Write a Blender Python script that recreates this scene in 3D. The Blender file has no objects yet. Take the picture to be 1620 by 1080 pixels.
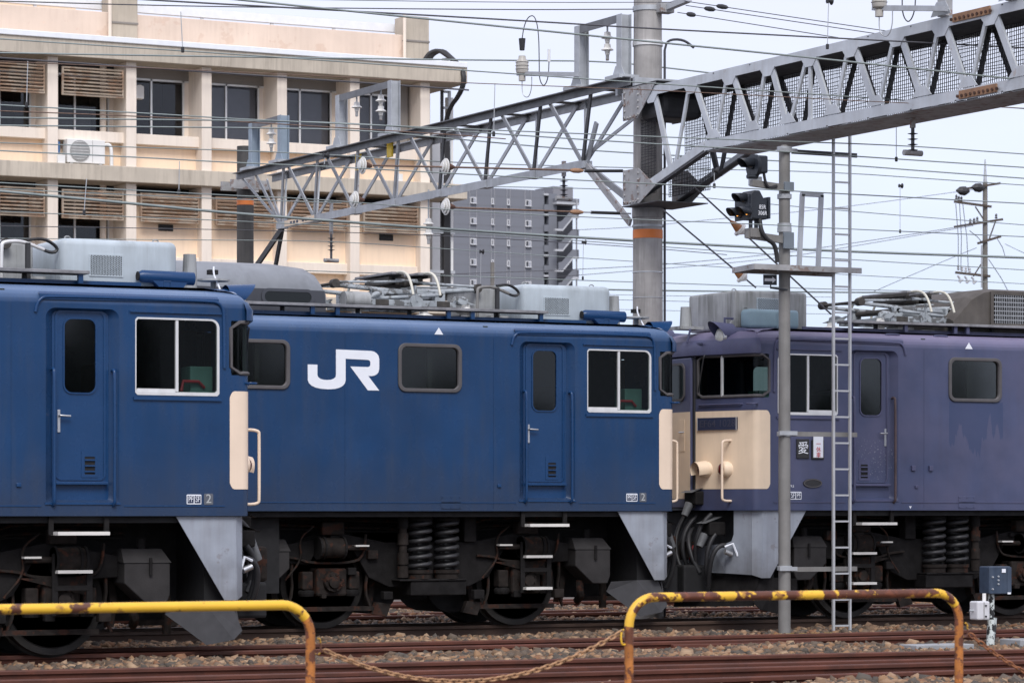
import bpy, bmesh, math, random
import numpy as np
from mathutils import Vector, Matrix
from mathutils.geometry import tessellate_polygon
random.seed(7); np.random.seed(7)
R = math.radians
S = bpy.context.scene
COL = S.collection

# ------------------------------------------------------------------ camera
TH = R(27.5); FPX = 5000.0; HZ = 808.0; CZ = 1.43
cT, sT = math.cos(TH), math.sin(TH)
cam = bpy.data.cameras.new('camera'); camo = bpy.data.objects.new('camera', cam); COL.objects.link(camo)
camo.location = (0, 0, CZ); camo.rotation_euler = (R(90), 0, -TH)
cam.sensor_width = 36; cam.lens = FPX/1620*36
cam.shift_y = (HZ-540)/1620
cam.clip_start = .5; cam.clip_end = 6000
cam.dof.use_dof = True; cam.dof.focus_distance = 40; cam.dof.aperture_fstop = 7
S.camera = camo

# ------------------------------------------------------------------ sky, sun, exposure
SUN_EL, SUN_AZ = R(47), R(200)     # high, veiled sun behind the photographer's left shoulder
w = bpy.data.worlds.new('World'); S.world = w; w.use_nodes = True
nt = w.node_tree; nt.nodes.clear()
sky = nt.nodes.new('ShaderNodeTexSky'); sky.sky_type = 'NISHITA'; sky.sun_disc = False
sky.sun_elevation = SUN_EL; sky.sun_rotation = SUN_AZ; sky.air_density = 1.0; sky.dust_density = 2.0; sky.ozone_density = 1.0
tc = nt.nodes.new('ShaderNodeTexCoord')
mp = nt.nodes.new('ShaderNodeMapping'); mp.inputs['Scale'].default_value = (1, 1, 3)
nz = nt.nodes.new('ShaderNodeTexNoise'); nz.inputs['Scale'].default_value = 2.2; nz.inputs['Detail'].default_value = 5; nz.inputs['Roughness'].default_value = .5
rmp = nt.nodes.new('ShaderNodeMapRange'); rmp.inputs[1].default_value = .3; rmp.inputs[2].default_value = .7; rmp.inputs[3].default_value = .86; rmp.inputs[4].default_value = 1.0
mix = nt.nodes.new('ShaderNodeMixRGB'); el = nt.nodes.new('ShaderNodeSeparateXYZ'); er = nt.nodes.new('ShaderNodeMapRange'); er.inputs[1].default_value = .03; er.inputs[2].default_value = .20
cg = nt.nodes.new('ShaderNodeMixRGB'); cg.inputs[1].default_value = (4.75, 5.60, 7.0, 1); cg.inputs[2].default_value = (6.15, 6.15, 7.3, 1)   # thinner, bluer veil of cloud towards the horizon
nt.links.new(tc.outputs['Generated'], el.inputs[0]); nt.links.new(el.outputs['Z'], er.inputs[0]); nt.links.new(er.outputs[0], cg.inputs[0]); nz2 = nt.nodes.new('ShaderNodeTexNoise'); nz2.inputs['Scale'].default_value = 5.; nz2.inputs['Detail'].default_value = 6; nr2 = nt.nodes.new('ShaderNodeMapRange'); nr2.inputs[1].default_value = .3; nr2.inputs[2].default_value = .7; nr2.inputs[3].default_value = .93; nr2.inputs[4].default_value = 1.05
nsc = nt.nodes.new('ShaderNodeVectorMath'); nsc.operation = 'SCALE'; nt.links.new(mp.outputs[0], nz2.inputs[0]); nt.links.new(nz2.outputs[0], nr2.inputs[0]); nt.links.new(cg.outputs[0], nsc.inputs[0]); nt.links.new(nr2.outputs[0], nsc.inputs['Scale']); nt.links.new(nsc.outputs[0], mix.inputs[2])
bg = nt.nodes.new('ShaderNodeBackground'); bg.inputs[1].default_value = .1
out = nt.nodes.new('ShaderNodeOutputWorld')
nt.links.new(tc.outputs['Generated'], mp.inputs[0]); nt.links.new(mp.outputs[0], nz.inputs[0]); nt.links.new(nz.outputs[0], rmp.inputs[0])
nt.links.new(rmp.outputs[0], mix.inputs[0]); nt.links.new(sky.outputs[0], mix.inputs[1]); nt.links.new(mix.outputs[0], bg.inputs[0]); nt.links.new(bg.outputs[0], out.inputs[0])
sl = bpy.data.lights.new('sun', 'SUN'); sl.energy = 1.5; sl.angle = R(25); sl.color = (1, .985, .975)
so = bpy.data.objects.new('sun', sl); COL.objects.link(so)
sd = Vector((math.sin(SUN_AZ)*math.cos(SUN_EL), math.cos(SUN_AZ)*math.cos(SUN_EL), math.sin(SUN_EL)))
so.rotation_euler = sd.to_track_quat('Z', 'Y').to_euler(); so.location = (0, -20, 60)
S.view_settings.view_transform = 'Standard'; S.view_settings.look = 'None'; S.view_settings.exposure = .70; S.view_settings.gamma = 1
S.view_settings.use_curve_mapping = False
S.render.engine = 'CYCLES'
S.cycles.transparent_max_bounces = 24; S.cycles.max_bounces = 6

# ------------------------------------------------------------------ pixel -> world helpers (true distances)
def at(px, py, Y):
    t = (px-810)/FPX; d = Y/(cT-t*sT); return Vector((d*(t*cT+sT), Y, CZ+(HZ-py)/FPX*d))
def atX(px, py, X):
    t = (px-810)/FPX; d = X/(t*cT+sT); return Vector((X, d*(cT-t*sT), CZ+(HZ-py)/FPX*d))
def gnd(px, py, Z=0):
    t = (px-810)/FPX; d = FPX*(CZ-Z)/(py-HZ); return Vector((d*(t*cT+sT), d*(cT-t*sT), Z))

# ------------------------------------------------------------------ mesh helpers
class MB:
    def __init__(s): s.v = []; s.f = []
    def add(s, vs, fs):
        o = len(s.v); s.v += [tuple(p) for p in vs]; s.f += [tuple(i+o for i in f) for f in fs]; return s
    def box(s, x0, x1, y0, y1, z0, z1):
        return s.add([(x0,y0,z0),(x1,y0,z0),(x1,y1,z0),(x0,y1,z0),(x0,y0,z1),(x1,y0,z1),(x1,y1,z1),(x0,y1,z1)],
                     [(0,3,2,1),(4,5,6,7),(0,1,5,4),(1,2,6,5),(2,3,7,6),(3,0,4,7)])
    def bar(s, p, q, w, h=None, up=(0,0,1)):
        p, q = Vector(p), Vector(q); h = h or w; d = (q-p).normalized(); up = Vector(up)
        if abs(d.dot(up)) > .98: up = Vector((1,0,0)) if abs(d.x) < .9 else Vector((0,1,0))
        a = d.cross(up).normalized()*w/2; b = a.cross(d).normalized()*h/2
        vs = [p-a-b, p+a-b, p+a+b, p-a+b, q-a-b, q+a-b, q+a+b, q-a+b]
        return s.add(vs, [(0,3,2,1),(4,5,6,7),(0,1,5,4),(1,2,6,5),(2,3,7,6),(3,0,4,7)])
    def angle(s, p, q, w, t=.012, up=(0,0,1), side=(1,0,0)):
        # L-section: a flange along `side` and a leg along -up
        p, q = Vector(p), Vector(q); up = Vector(up); side = Vector(side)
        s.add([p, p+side*w, p+side*w-up*t, p-up*t, q, q+side*w, q+side*w-up*t, q-up*t],
              [(0,3,2,1),(4,5,6,7),(0,1,5,4),(1,2,6,5),(2,3,7,6),(3,0,4,7)])
        p2, q2 = p-up*t, q-up*t
        return s.add([p2, p2+side*t, p2+side*t-up*w, p2-up*w, q2, q2+side*t, q2+side*t-up*w, q2-up*w],
              [(0,3,2,1),(4,5,6,7),(0,1,5,4),(1,2,6,5),(2,3,7,6),(3,0,4,7)])
    def tube(s, pts, r, n=8, closed=False, cap=True):
        pts = [Vector(p) for p in pts]; m = len(pts); rs = r if isinstance(r, (list, tuple)) else [r]*m
        up = None; vs = []; 
        for i, p in enumerate(pts):
            if closed: t = pts[(i+1) % m]-pts[i-1]
            else: t = pts[min(i+1, m-1)]-pts[max(i-1, 0)]
            t = t.normalized()
            if up is None: up = Vector((0,0,1)) if abs(t.z) < .9 else Vector((0,1,0))
            a = t.cross(up)
            if a.length < 1e-4: a = t.cross(Vector((1,.3,.2)))
            a.normalize(); up = a.cross(t).normalized()
            for k in range(n):
                an = 2*math.pi*k/n; vs.append(p+(a*math.cos(an)+up*math.sin(an))*rs[i])
        fs = []
        for i in range(m if closed else m-1):
            j = (i+1) % m
            for k in range(n): fs.append((i*n+k, i*n+(k+1) % n, j*n+(k+1) % n, j*n+k))
        if cap and not closed: fs += [tuple(range(n-1, -1, -1)), tuple((m-1)*n+k for k in range(n))]
        return s.add(vs, fs)
    def cyl(s, p, q, r, r2=None, n=16): return s.tube([p, q], [r, r if r2 is None else r2], n)
    def lathe(s, base, prof, n=16, axis='z'):
        vs = []; b = Vector(base)
        for (rr, h) in prof:
            for k in range(n):
                a = 2*math.pi*k/n; x, y = rr*math.cos(a), rr*math.sin(a)
                vs.append(b+(Vector((x,y,h)) if axis == 'z' else Vector((x,h,y)) if axis == 'y' else Vector((h,x,y))))
        fs = []
        for i in range(len(prof)-1):
            for k in range(n): fs.append((i*n+k, i*n+(k+1) % n, (i+1)*n+(k+1) % n, (i+1)*n+k))
        fs += [tuple(range(n-1,-1,-1)), tuple((len(prof)-1)*n+k for k in range(n))]
        return s.add(vs, fs)
    def prism(s, pts, f0, f1):
        # pts: 2-D loop; f0/f1 map a 2-D point to the two end faces
        n = len(pts); vs = [f0(*p) for p in pts]+[f1(*p) for p in pts]
        fs = [tuple(range(n-1,-1,-1)), tuple(range(n, 2*n))]+[(i, (i+1) % n, n+(i+1) % n, n+i) for i in range(n)]
        return s.add(vs, fs)
    def plate(s, outer, holes, f, depth=None):
        # flat plate with holes; f(a, b, dep) -> 3-D; depth adds the reveals of the holes and the outer edge
        loops = [outer]+holes; flat = [p for l in loops for p in l]
        tri = tessellate_polygon([[Vector((p[0], p[1], 0)) for p in l] for l in loops])
        s.add([f(a, b, 0) for a, b in flat], [tuple(t) for t in tri])
        if depth:
            for l in loops:
                n = len(l); s.add([f(a, b, 0) for a, b in l]+[f(a, b, depth) for a, b in l], [(i, (i+1) % n, n+(i+1) % n, n+i) for i in range(n)])
        return s
    def ring(s, outer, inner, f, d0, d1):
        # solid frame between two loops with the same number of points
        n = len(outer)
        vs = [f(a,b,d0) for a,b in outer]+[f(a,b,d0) for a,b in inner]+[f(a,b,d1) for a,b in outer]+[f(a,b,d1) for a,b in inner]
        fs = []
        for i in range(n):
            j = (i+1) % n
            fs += [(i,j,n+j,n+i), (2*n+i,3*n+i,3*n+j,2*n+j), (i,2*n+i,2*n+j,j), (n+i,n+j,3*n+j,3*n+i)]
        return s.add(vs, fs)
    def build(s, name, mat, parent=None, smooth=None, bevel=0, kind=None, fix=True):
        o0 = ORG.get(parent.name, Vector()) if parent else Vector()
        me = bpy.data.meshes.new(name)
        me.from_pydata([tuple(Vector(p)-o0) for p in s.v], [], s.f)
        if fix:
            bm = bmesh.new(); bm.from_mesh(me); bmesh.ops.recalc_face_normals(bm, faces=bm.faces); bm.to_mesh(me); bm.free()
        o = bpy.data.objects.new(name, me); COL.objects.link(o)
        if mat: me.materials.append(mat)
        if smooth:
            me.shade_smooth(); me.set_sharp_from_angle(angle=R(smooth))
        if bevel:
            m = o.modifiers.new('bevel', 'BEVEL'); m.width = bevel; m.segments = 2; m.limit_method = 'ANGLE'; m.angle_limit = R(40)
        if parent: o.parent = parent; ORG[o.name] = o0
        if kind: o['kind'] = kind
        return o
ORG = {}
def thing(name, label, cat, loc=(0,0,0), group=None):
    o = bpy.data.objects.new(name, None); COL.objects.link(o); o.location = loc; o.empty_display_size = .2
    o['label'] = label; o['category'] = cat
    if group: o['group'] = group
    ORG[o.name] = Vector(loc)
    return o
def tag(o, label=None, cat=None, group=None, kind=None):
    for k, v in (('label', label), ('category', cat), ('group', group), ('kind', kind)):
        if v: o[k] = v
    return o
def share(o, name, parent, loc):
    # another piece with the same mesh
    c = bpy.data.objects.new(name, o.data); COL.objects.link(c); c.parent = parent; c.location = loc; return c
def rrect(a0, a1, b0, b1, r, n=5, corners=(1,1,1,1)):
    # rounded rectangle loop; corners = (a1b1, a0b1, a0b0, a1b0)
    pts = []
    for (ca, cb, st, on) in ((a1-r, b1-r, 0, corners[0]), (a0+r, b1-r, 90, corners[1]), (a0+r, b0+r, 180, corners[2]), (a1-r, b0+r, 270, corners[3])):
        for k in range(n+1):
            an = R(st+90*k/n); x, y = math.cos(an), math.sin(an)
            if not on:
                m = max(abs(x), abs(y)); x, y = x/m, y/m
            pts.append((ca+r*x, cb+r*y))
    return pts
def bez(p0, p1, p2, p3, n=10):
    p0, p1, p2, p3 = map(Vector, (p0, p1, p2, p3)); o = []
    for i in range(n+1):
        t = i/n; u = 1-t; o.append(p0*u**3+p1*3*u*u*t+p2*3*u*t*t+p3*t**3)
    return o
def smoothpath(pts, it=2):
    pts = [Vector(p) for p in pts]
    for _ in range(it):
        q = [pts[0]]
        for a, b in zip(pts, pts[1:]): q += [a*.75+b*.25, a*.25+b*.75]
        pts = q+[pts[-1]]
    return pts
def text_mesh(name, body, size, mat, parent, loc, width=None, extrude=.001, align='CENTER'):
    cu = bpy.data.curves.new(name, 'FONT'); cu.body = body; cu.size = size; cu.extrude = extrude; cu.align_x = align; cu.align_y = 'CENTER'; cu.resolution_u = 3
    to = bpy.data.objects.new(name+'_tmp', cu); COL.objects.link(to)
    bpy.context.view_layer.update()
    me = bpy.data.meshes.new_from_object(to.evaluated_get(bpy.context.evaluated_depsgraph_get()))
    bpy.data.objects.remove(to)
    o = bpy.data.objects.new(name, me); COL.objects.link(o); me.materials.clear(); me.materials.append(mat)
    xs = [v.co.x for v in me.vertices] or [0, 1]
    k = (width/(max(xs)-min(xs))) if width else 1
    for v in me.vertices: v.co = Vector((v.co.x*k, -v.co.z, v.co.y))
    o.parent = parent; o.location = Vector(loc)-ORG.get(parent.name, Vector()) if parent else loc
    return o

# ------------------------------------------------------------------ materials
M = {}
def mat(name, col, rough=.55, metal=0., var=.12, scale=4., bump=0., bscale=60., streak=0., scol=(.05,.05,.05), rust=0., rcol=(.13,.035,.012), rscale=6., rcut=.55, spec=.5, mask=None):
    m = bpy.data.materials.new(name); m.use_nodes = True; t = m.node_tree; N = t.nodes; Lk = t.links
    b = N['Principled BSDF']; b.inputs['Roughness'].default_value = rough; b.inputs['Metallic'].default_value = metal
    b.inputs['Specular IOR Level'].default_value = spec
    g = N.new('ShaderNodeTexCoord'); co = g.outputs['Object']
    cur = N.new('ShaderNodeRGB'); cur.outputs[0].default_value = (*col, 1); c = cur.outputs[0]
    def noise(sc, det=4, vec=None, ro=.55):
        n = N.new('ShaderNodeTexNoise'); n.inputs['Scale'].default_value = sc; n.inputs['Detail'].default_value = det; n.inputs['Roughness'].default_value = ro
        Lk.new(vec or co, n.inputs['Vector']); return n.outputs[0]
    def rng(v, a, b_, c0=0., c1=1.):
        n = N.new('ShaderNodeMapRange'); n.inputs[1].default_value = a; n.inputs[2].default_value = b_; n.inputs[3].default_value = c0; n.inputs[4].default_value = c1
        Lk.new(v, n.inputs[0]); return n.outputs[0]
    def mixc(f, a, col2, mode='MIX'):
        n = N.new('ShaderNodeMixRGB'); n.blend_type = mode; Lk.new(a, n.inputs[1])
        if hasattr(f, 'links'): Lk.new(f, n.inputs[0])
        else: n.inputs[0].default_value = f
        if hasattr(col2, 'links'): Lk.new(col2, n.inputs[2])
        else: n.inputs[2].default_value = (*col2, 1)
        return n.outputs[0]
    if var:
        f = rng(noise(scale, 5), .3, .7, 1-var, 1+var)
        n = N.new('ShaderNodeVectorMath'); n.operation = 'SCALE'; Lk.new(c, n.inputs[0]); Lk.new(f, n.inputs['Scale']); c = n.outputs[0]
    if streak:
        mpn = N.new('ShaderNodeMapping'); mpn.inputs['Scale'].default_value = (1, 1, .07); Lk.new(co, mpn.inputs[0])
        f = rng(noise(9, 5, mpn.outputs[0], .65), .44, .68, 0, streak)
        f2 = rng(noise(1.3, 3), .35, .65, .2, 1); n = N.new('ShaderNodeMath'); n.operation = 'MULTIPLY'; Lk.new(f, n.inputs[0]); Lk.new(f2, n.inputs[1])
        c = mixc(n.outputs[0], c, scol)
    if rust:
        f = rng(noise(rscale, 6, None, .62), rcut, rcut+.03, 0, rust); c = mixc(f, c, rcol)
        f = rng(noise(rscale*1.7, 6, None, .6), rcut+.06, rcut+.12, 0, rust*.7); c = mixc(f, c, tuple(x*1.9 for x in rcol))
    if mask: c = mask(N, Lk, co, c, noise, rng, mixc)
    Lk.new(c, b.inputs['Base Color'])
    if bump:
        n = N.new('ShaderNodeBump'); n.inputs['Strength'].default_value = bump; n.inputs['Distance'].default_value = .01; Lk.new(noise(bscale, 6), n.inputs['Height']); Lk.new(n.outputs[0], b.inputs['Normal'])
    rr = rng(noise(scale*2.3, 4), .3, .7, max(.02, rough-.08), min(1, rough+.08)); Lk.new(rr, b.inputs['Roughness'])
    M[name] = m; return m
def glassmat(name, tint, refl=1.0, rough=.0):
    m = bpy.data.materials.new(name); m.use_nodes = True; t = m.node_tree; N = t.nodes; N.clear()
    o = N.new('ShaderNodeOutputMaterial'); tr = N.new('ShaderNodeBsdfTransparent'); tr.inputs[0].default_value = (*tint, 1)
    gl = N.new('ShaderNodeBsdfGlossy'); gl.inputs['Roughness'].default_value = rough; gl.inputs[0].default_value = (refl, refl, refl, 1)
    fr = N.new('ShaderNodeFresnel'); fr.inputs[0].default_value = 1.5; mx = N.new('ShaderNodeMixShader')
    t.links.new(fr.outputs[0], mx.inputs[0]); t.links.new(tr.outputs[0], mx.inputs[1]); t.links.new(gl.outputs[0], mx.inputs[2]); t.links.new(mx.outputs[0], o.inputs[0])
    M[name] = m; return m

def z_grime(lo, hi, col, amt):
    # road dirt thrown up from the track, thinning out upwards with a ragged edge
    def f(N, Lk, co, c, noise, rng, mixc):
        sp = N.new('ShaderNodeSeparateXYZ'); Lk.new(co, sp.inputs[0])
        a = N.new('ShaderNodeMath'); a.operation = 'MULTIPLY_ADD'; Lk.new(noise(3, 5), a.inputs[0]); a.inputs[1].default_value = .7; Lk.new(sp.outputs['Z'], a.inputs[2])
        return mixc(rng(a.outputs[0], lo+.35, hi+.35, amt, 0), c, col)
    return f
def purple_mask(N, Lk, co, c, noise, rng, mixc):
    # chalky bleached patches, and darker washed runs below the engine-room windows
    c = mixc(rng(noise(1.1, 5), .38, .66, 0, .75), c, (.096, .098, .168))
    sp = N.new('ShaderNodeSeparateXYZ'); Lk.new(co, sp.inputs[0])
    def band(v, a, b):
        n = N.new('ShaderNodeMath'); n.operation = 'COMPARE'; Lk.new(v, n.inputs[0]); n.inputs[1].default_value = (a+b)/2; n.inputs[2].default_value = (b-a)/2; return n.outputs[0]
    def mul(a, b):
        n = N.new('ShaderNodeMath'); n.operation = 'MULTIPLY'; Lk.new(a, n.inputs[0]); Lk.new(b, n.inputs[1]); return n.outputs[0]
    mpn = N.new('ShaderNodeMapping'); mpn.inputs['Scale'].default_value = (3.2, 1, .25); Lk.new(co, mpn.inputs[0])
    a = N.new('ShaderNodeMath'); a.operation = 'MULTIPLY_ADD'; Lk.new(noise(2.2, 3, mpn.outputs[0]), a.inputs[0]); a.inputs[1].default_value = -1.9; Lk.new(sp.outputs['Z'], a.inputs[2])
    edge = rng(a.outputs[0], 2.50-1.06, 2.54-1.06, 0, 1)
    f = mul(mul(band(sp.outputs['X'], 3.0, 3.88), band(sp.outputs['Z'], 1.9, 2.87)), edge)
    n = N.new('ShaderNodeMath'); n.operation = 'MULTIPLY'; Lk.new(f, n.inputs[0]); n.inputs[1].default_value = .62
    c = mixc(n.outputs[0], c, (.034, .054, .122))
    # scuffed paint by the door handle
    dn = N.new('ShaderNodeVectorMath'); dn.operation = 'DISTANCE'; Lk.new(co, dn.inputs[0]); dn.inputs[1].default_value = (1.86, .07, 2.10)
    return mixc(mul(rng(dn.outputs['Value'], .10, .38, 1, 0), rng(noise(42, 3, None, .7), .60, .68, 0, .8)), c, (.55, .56, .60))

ZF = None
def bleach_sheen(lo, hi, col, amt, then):
    # bleached, dusty paint along the roof edge, with the sky's highlight painted in
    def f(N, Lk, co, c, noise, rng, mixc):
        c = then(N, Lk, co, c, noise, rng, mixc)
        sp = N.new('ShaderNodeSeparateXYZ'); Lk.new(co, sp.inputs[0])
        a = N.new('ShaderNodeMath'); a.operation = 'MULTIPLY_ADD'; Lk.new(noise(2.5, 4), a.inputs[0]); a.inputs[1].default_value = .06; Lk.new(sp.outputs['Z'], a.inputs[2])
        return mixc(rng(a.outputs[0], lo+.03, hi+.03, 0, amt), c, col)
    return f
mat('paint_blue', (.0095,.0440,.124), .26, spec=.3, bump=.10, bscale=1.7, var=.16, scale=1.2, streak=.34, scol=(.055,.065,.085), mask=bleach_sheen(3.56, 3.76, (.19,.27,.42), .72, z_grime(1.35, 2.2, (.042,.046,.058), .5)))
mat('paint_blue_clean', (.0110,.0470,.132), .25, spec=.33, var=.06, scale=3)
mat('paint_purple', (.056,.071,.140), .42, spec=.35, bump=.12, bscale=1.9, var=.18, scale=2.0, streak=.3, scol=(.05,.045,.06), mask=bleach_sheen(3.56, 3.76, (.30,.245,.36), .55, purple_mask))
mat('paint_purple_light', (.070,.075,.145), .6, var=.15, scale=3, streak=.3)
mat('cream', (.80,.645,.50), .5, var=.06, scale=2, streak=.10, scol=(.4,.28,.18))
mat('cream_dirty', (.80,.64,.47), .55, var=.10, scale=1.6, streak=.16, scol=(.36,.25,.16))
mat('skirt_grey', (.31,.34,.39), .55, var=.12, scale=3, streak=.4, scol=(.13,.11,.10), rust=.3, rcol=(.12,.075,.05), rscale=9, rcut=.64, mask=z_grime(.42, 1.0, (.085,.078,.072), .6))
mat('lid_grey', (.12,.125,.13), .6, var=.25, scale=9, streak=.3)
mat('roof_grey', (.43,.49,.53), .5, var=.10, scale=3, streak=.42, scol=(.15,.16,.16))
mat('roof_grey_dirty', (.33,.34,.34), .7, var=.15, scale=3, streak=.95, scol=(.06,.06,.05))
mat('roof_dark', (.035,.036,.040), .75, var=.3, scale=4, bump=.2)
mat('hood_dark', (.050,.054,.066), .5, var=.2, scale=3)
mat('hood_top', (.20,.215,.235), .4, var=.15, scale=2, streak=.35, scol=(.10,.10,.11))  # dusty grey, with the sky's reflection on the curved top painted in
mat('hood_brown', (.075,.066,.058), .7, var=.25, scale=3, streak=.5, scol=(.16,.15,.13))
mat('walkway_grey', (.22,.22,.23), .8, var=.3, scale=8, bump=.2)
mat('panto_grey', (.33,.36,.38), .55, var=.2, scale=9, rust=.75, rcol=(.055,.05,.045), rscale=7, rcut=.54)
mat('panto_dark', (.05,.045,.04), .7, var=.4, scale=12)
mat('panto_cream', (.60,.58,.49), .45, var=.08)
mat('porcelain', (.75,.74,.70), .25, var=.05, streak=.3, scol=(.3,.27,.22))
mat('bogie', (.0135,.0125,.0125), .8, spec=.15, var=.35, scale=7, bump=.25, bscale=40)
mat('bogie_brown', (.022,.018,.016), .85, spec=.15, var=.4, scale=9, bump=.3, bscale=50, rust=.35, rcol=(.09,.03,.015))
mat('spring_black', (.024,.024,.026), .5, var=.3, scale=10)
mat('wheel', (.026,.024,.022), .6, spec=.25, var=.3, scale=5)
mat('black', (.008,.008,.009), .8, var=0)
mat('rubber', (.022,.022,.024), .55, var=.1)
mat('gasket', (.085,.080,.082), .6, var=.15)
mat('white_mark', (.80,.83,.88), .5, var=.03)
mat('red_mark', (.55,.03,.04), .5, var=.03)
mat('navy_mark', (.02,.03,.07), .5, var=.03)
mat('grey_plate', (.10,.11,.13), .5, var=.1)
mat('alu', (.72,.72,.71), .38, metal=.35, var=.06, streak=.15)
mat('steel', (.55,.56,.57), .35, metal=.8, var=.1)
mat('interior', (.030,.042,.036), .7, var=.3)
mat('interior_green', (.05,.12,.10), .6, var=.2)
mat('interior_red', (.22,.012,.016), .5, var=.1)
mat('seat_black', (.012,.012,.014), .7, var=.2)
mat('galv', (.42,.44,.46), .48, metal=.25, var=.14, scale=5, streak=.25, scol=(.18,.16,.14))
mat('galv_rusty', (.36,.36,.36), .6, metal=.2, var=.2, scale=5, rust=.55, rcol=(.16,.07,.035), rscale=8, rcut=.56)
mat('galv_white', (.52,.55,.58), .45, metal=.1, var=.14, scale=3, streak=.28, scol=(.30,.26,.22), rust=.35, rcol=(.34,.22,.14), rscale=5, rcut=.66)
mat('girder_dark', (.045,.046,.05), .6, var=.3)
mat('girder_blue', (.27,.33,.39), .5, metal=.15, var=.1)
mat('concrete_pole', (.36,.345,.33), .85, var=.28, scale=2.2, bump=.3, bscale=90, streak=.75, scol=(.075,.072,.068))
mat('concrete_pole_dark', (.062,.060,.058), .85, var=.35, scale=3, bump=.3, bscale=70, streak=.5, scol=(.13,.12,.11))
mat('band_orange', (.70,.20,.045), .55, var=.08)
mat('wire_dark', (.085,.085,.095), .5, metal=.3, var=.1)
mat('wire_grey', (.26,.30,.29), .5, metal=.3, var=.1)
mat('wire_rust', (.15,.095,.07), .7, var=.3, scale=20)
mat('net_dark', (.03,.03,.034), .7, var=.1)
mat('insulator_brown', (.30,.12,.04), .35, var=.2)
mat('yellow_tag', (.80,.55,.03), .5, var=.05)
mat('signal_black', (.022,.027,.036), .5, var=.2, scale=6)
mat('signal_lens', (.12,.08,.04), .1, var=.1)
m = mat('amber_glow', (.8,.3,.05), .4, var=0); m.node_tree.nodes['Principled BSDF'].inputs['Emission Color'].default_value = (1,.42,.08,1); m.node_tree.nodes['Principled BSDF'].inputs['Emission Strength'].default_value = 1.2
mat('galv_pole', (.215,.21,.20), .6, metal=.15, var=.15, scale=4, streak=.5, scol=(.12,.11,.10), bump=.1, bscale=120)
mat('ladder_alu', (.50,.51,.52), .4, metal=.3, var=.08, rust=.3, rcol=(.3,.15,.08), rscale=5, rcut=.64)
mat('bconc', (.52,.46,.375), .85, var=.14, scale=.7, streak=.55, scol=(.24,.205,.165), bump=.1, bscale=8)
mat('bpeach', (.90,.70,.51), .85, var=.07, scale=.5, streak=.2, scol=(.45,.33,.25))
mat('bcream', (.81,.715,.61), .8, var=.07, scale=.5, streak=.24, scol=(.4,.33,.28))
mat('bparapet', (.72,.59,.49), .85, var=.10, scale=.6, streak=.3, scol=(.50,.38,.30), rust=.22, rcol=(.50,.30,.20), rscale=1.6, rcut=.60)
mat('bgrey', (.25,.23,.21), .8, var=.1, scale=.7)
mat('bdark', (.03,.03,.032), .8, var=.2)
mat('gutter_white', (.80,.82,.84), .4, var=.05)
mat('louvre', (.36,.29,.22), .8, var=.25, scale=2, rust=.55, rcol=(.22,.11,.055), rscale=1.6, rcut=.5)
mat('ac_white', (.75,.74,.71), .5, var=.04)
mat('ac_grille', (.30,.30,.29), .6, var=.1)
mat('blue_box', (.05,.16,.38), .5, var=.1)
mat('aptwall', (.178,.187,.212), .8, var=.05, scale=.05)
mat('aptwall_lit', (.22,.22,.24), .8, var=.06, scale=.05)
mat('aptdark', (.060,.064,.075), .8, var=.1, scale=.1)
mat('aptwhite', (.46,.47,.49), .7, var=.05)
mat('winwhite', (.70,.70,.70), .5, var=.03)
mat('upole', (.17,.16,.145), .85, var=.2, scale=2)
mat('uarm', (.075,.058,.045), .8, var=.3, scale=3)
mat('rail_rust', (.098,.029,.0155), .62, var=.22, scale=3, bump=.15, bscale=60, rust=.35, rcol=(.046,.017,.011), rscale=2.5, rcut=.5)
mat('rail_top', (.150,.075,.058), .45, metal=.2, var=.2, scale=3)
mat('rail_brown', (.055,.030,.019), .65, var=.22, scale=3, bump=.15, bscale=60)
mat('yellow_rust', (.78,.46,.035), .45, var=.06, rust=1., rcol=(.10,.035,.018), rscale=4.5, rcut=.54, bump=.12, bscale=70)
mat('yellow_rust_more', (.76,.44,.035), .5, var=.08, rust=1., rcol=(.095,.028,.012), rscale=8.5, rcut=.475, bump=.2, bscale=70)
mat('rust_post', (.42,.15,.030), .7, var=.4, scale=7, rust=.9, rcol=(.10,.032,.018), rscale=13, rcut=.50, bump=.3, bscale=70)
mat('chain_rust', (.36,.20,.10), .7, var=.35, scale=20)
mat('chain_end', (.26,.10,.04), .75, var=.35, scale=20)
mat('box_blue', (.030,.048,.080), .5, var=.2, scale=8, streak=.4, scol=(.12,.15,.2))
mat('box_grey', (.60,.60,.62), .5, var=.06, scale=8, rust=.15, rcol=(.25,.12,.06), rscale=12, rcut=.66)
mat('post_peel', (.55,.60,.58), .6, var=.1, rust=1., rcol=(.016,.017,.018), rscale=14, rcut=.50)
mat('ground', (.10,.082,.068), .95, var=.3, scale=9, bump=1., bscale=28)
mat('concrete_block', (.30,.31,.32), .9, var=.15, bump=.3)
mat('kerb_yellow', (.62,.44,.05), .7, var=.2, rust=.6, rcol=(.2,.18,.15), rscale=9)
glassmat('glass_clear', (.66,.74,.72), .22, .04); glassmat('glass_dark', (.22,.25,.23), .75, .055); glassmat('glass_screen', (.40,.50,.47), .30, .03); glassmat('glass_bld', (.74,.76,.80), .7, .03)
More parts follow.
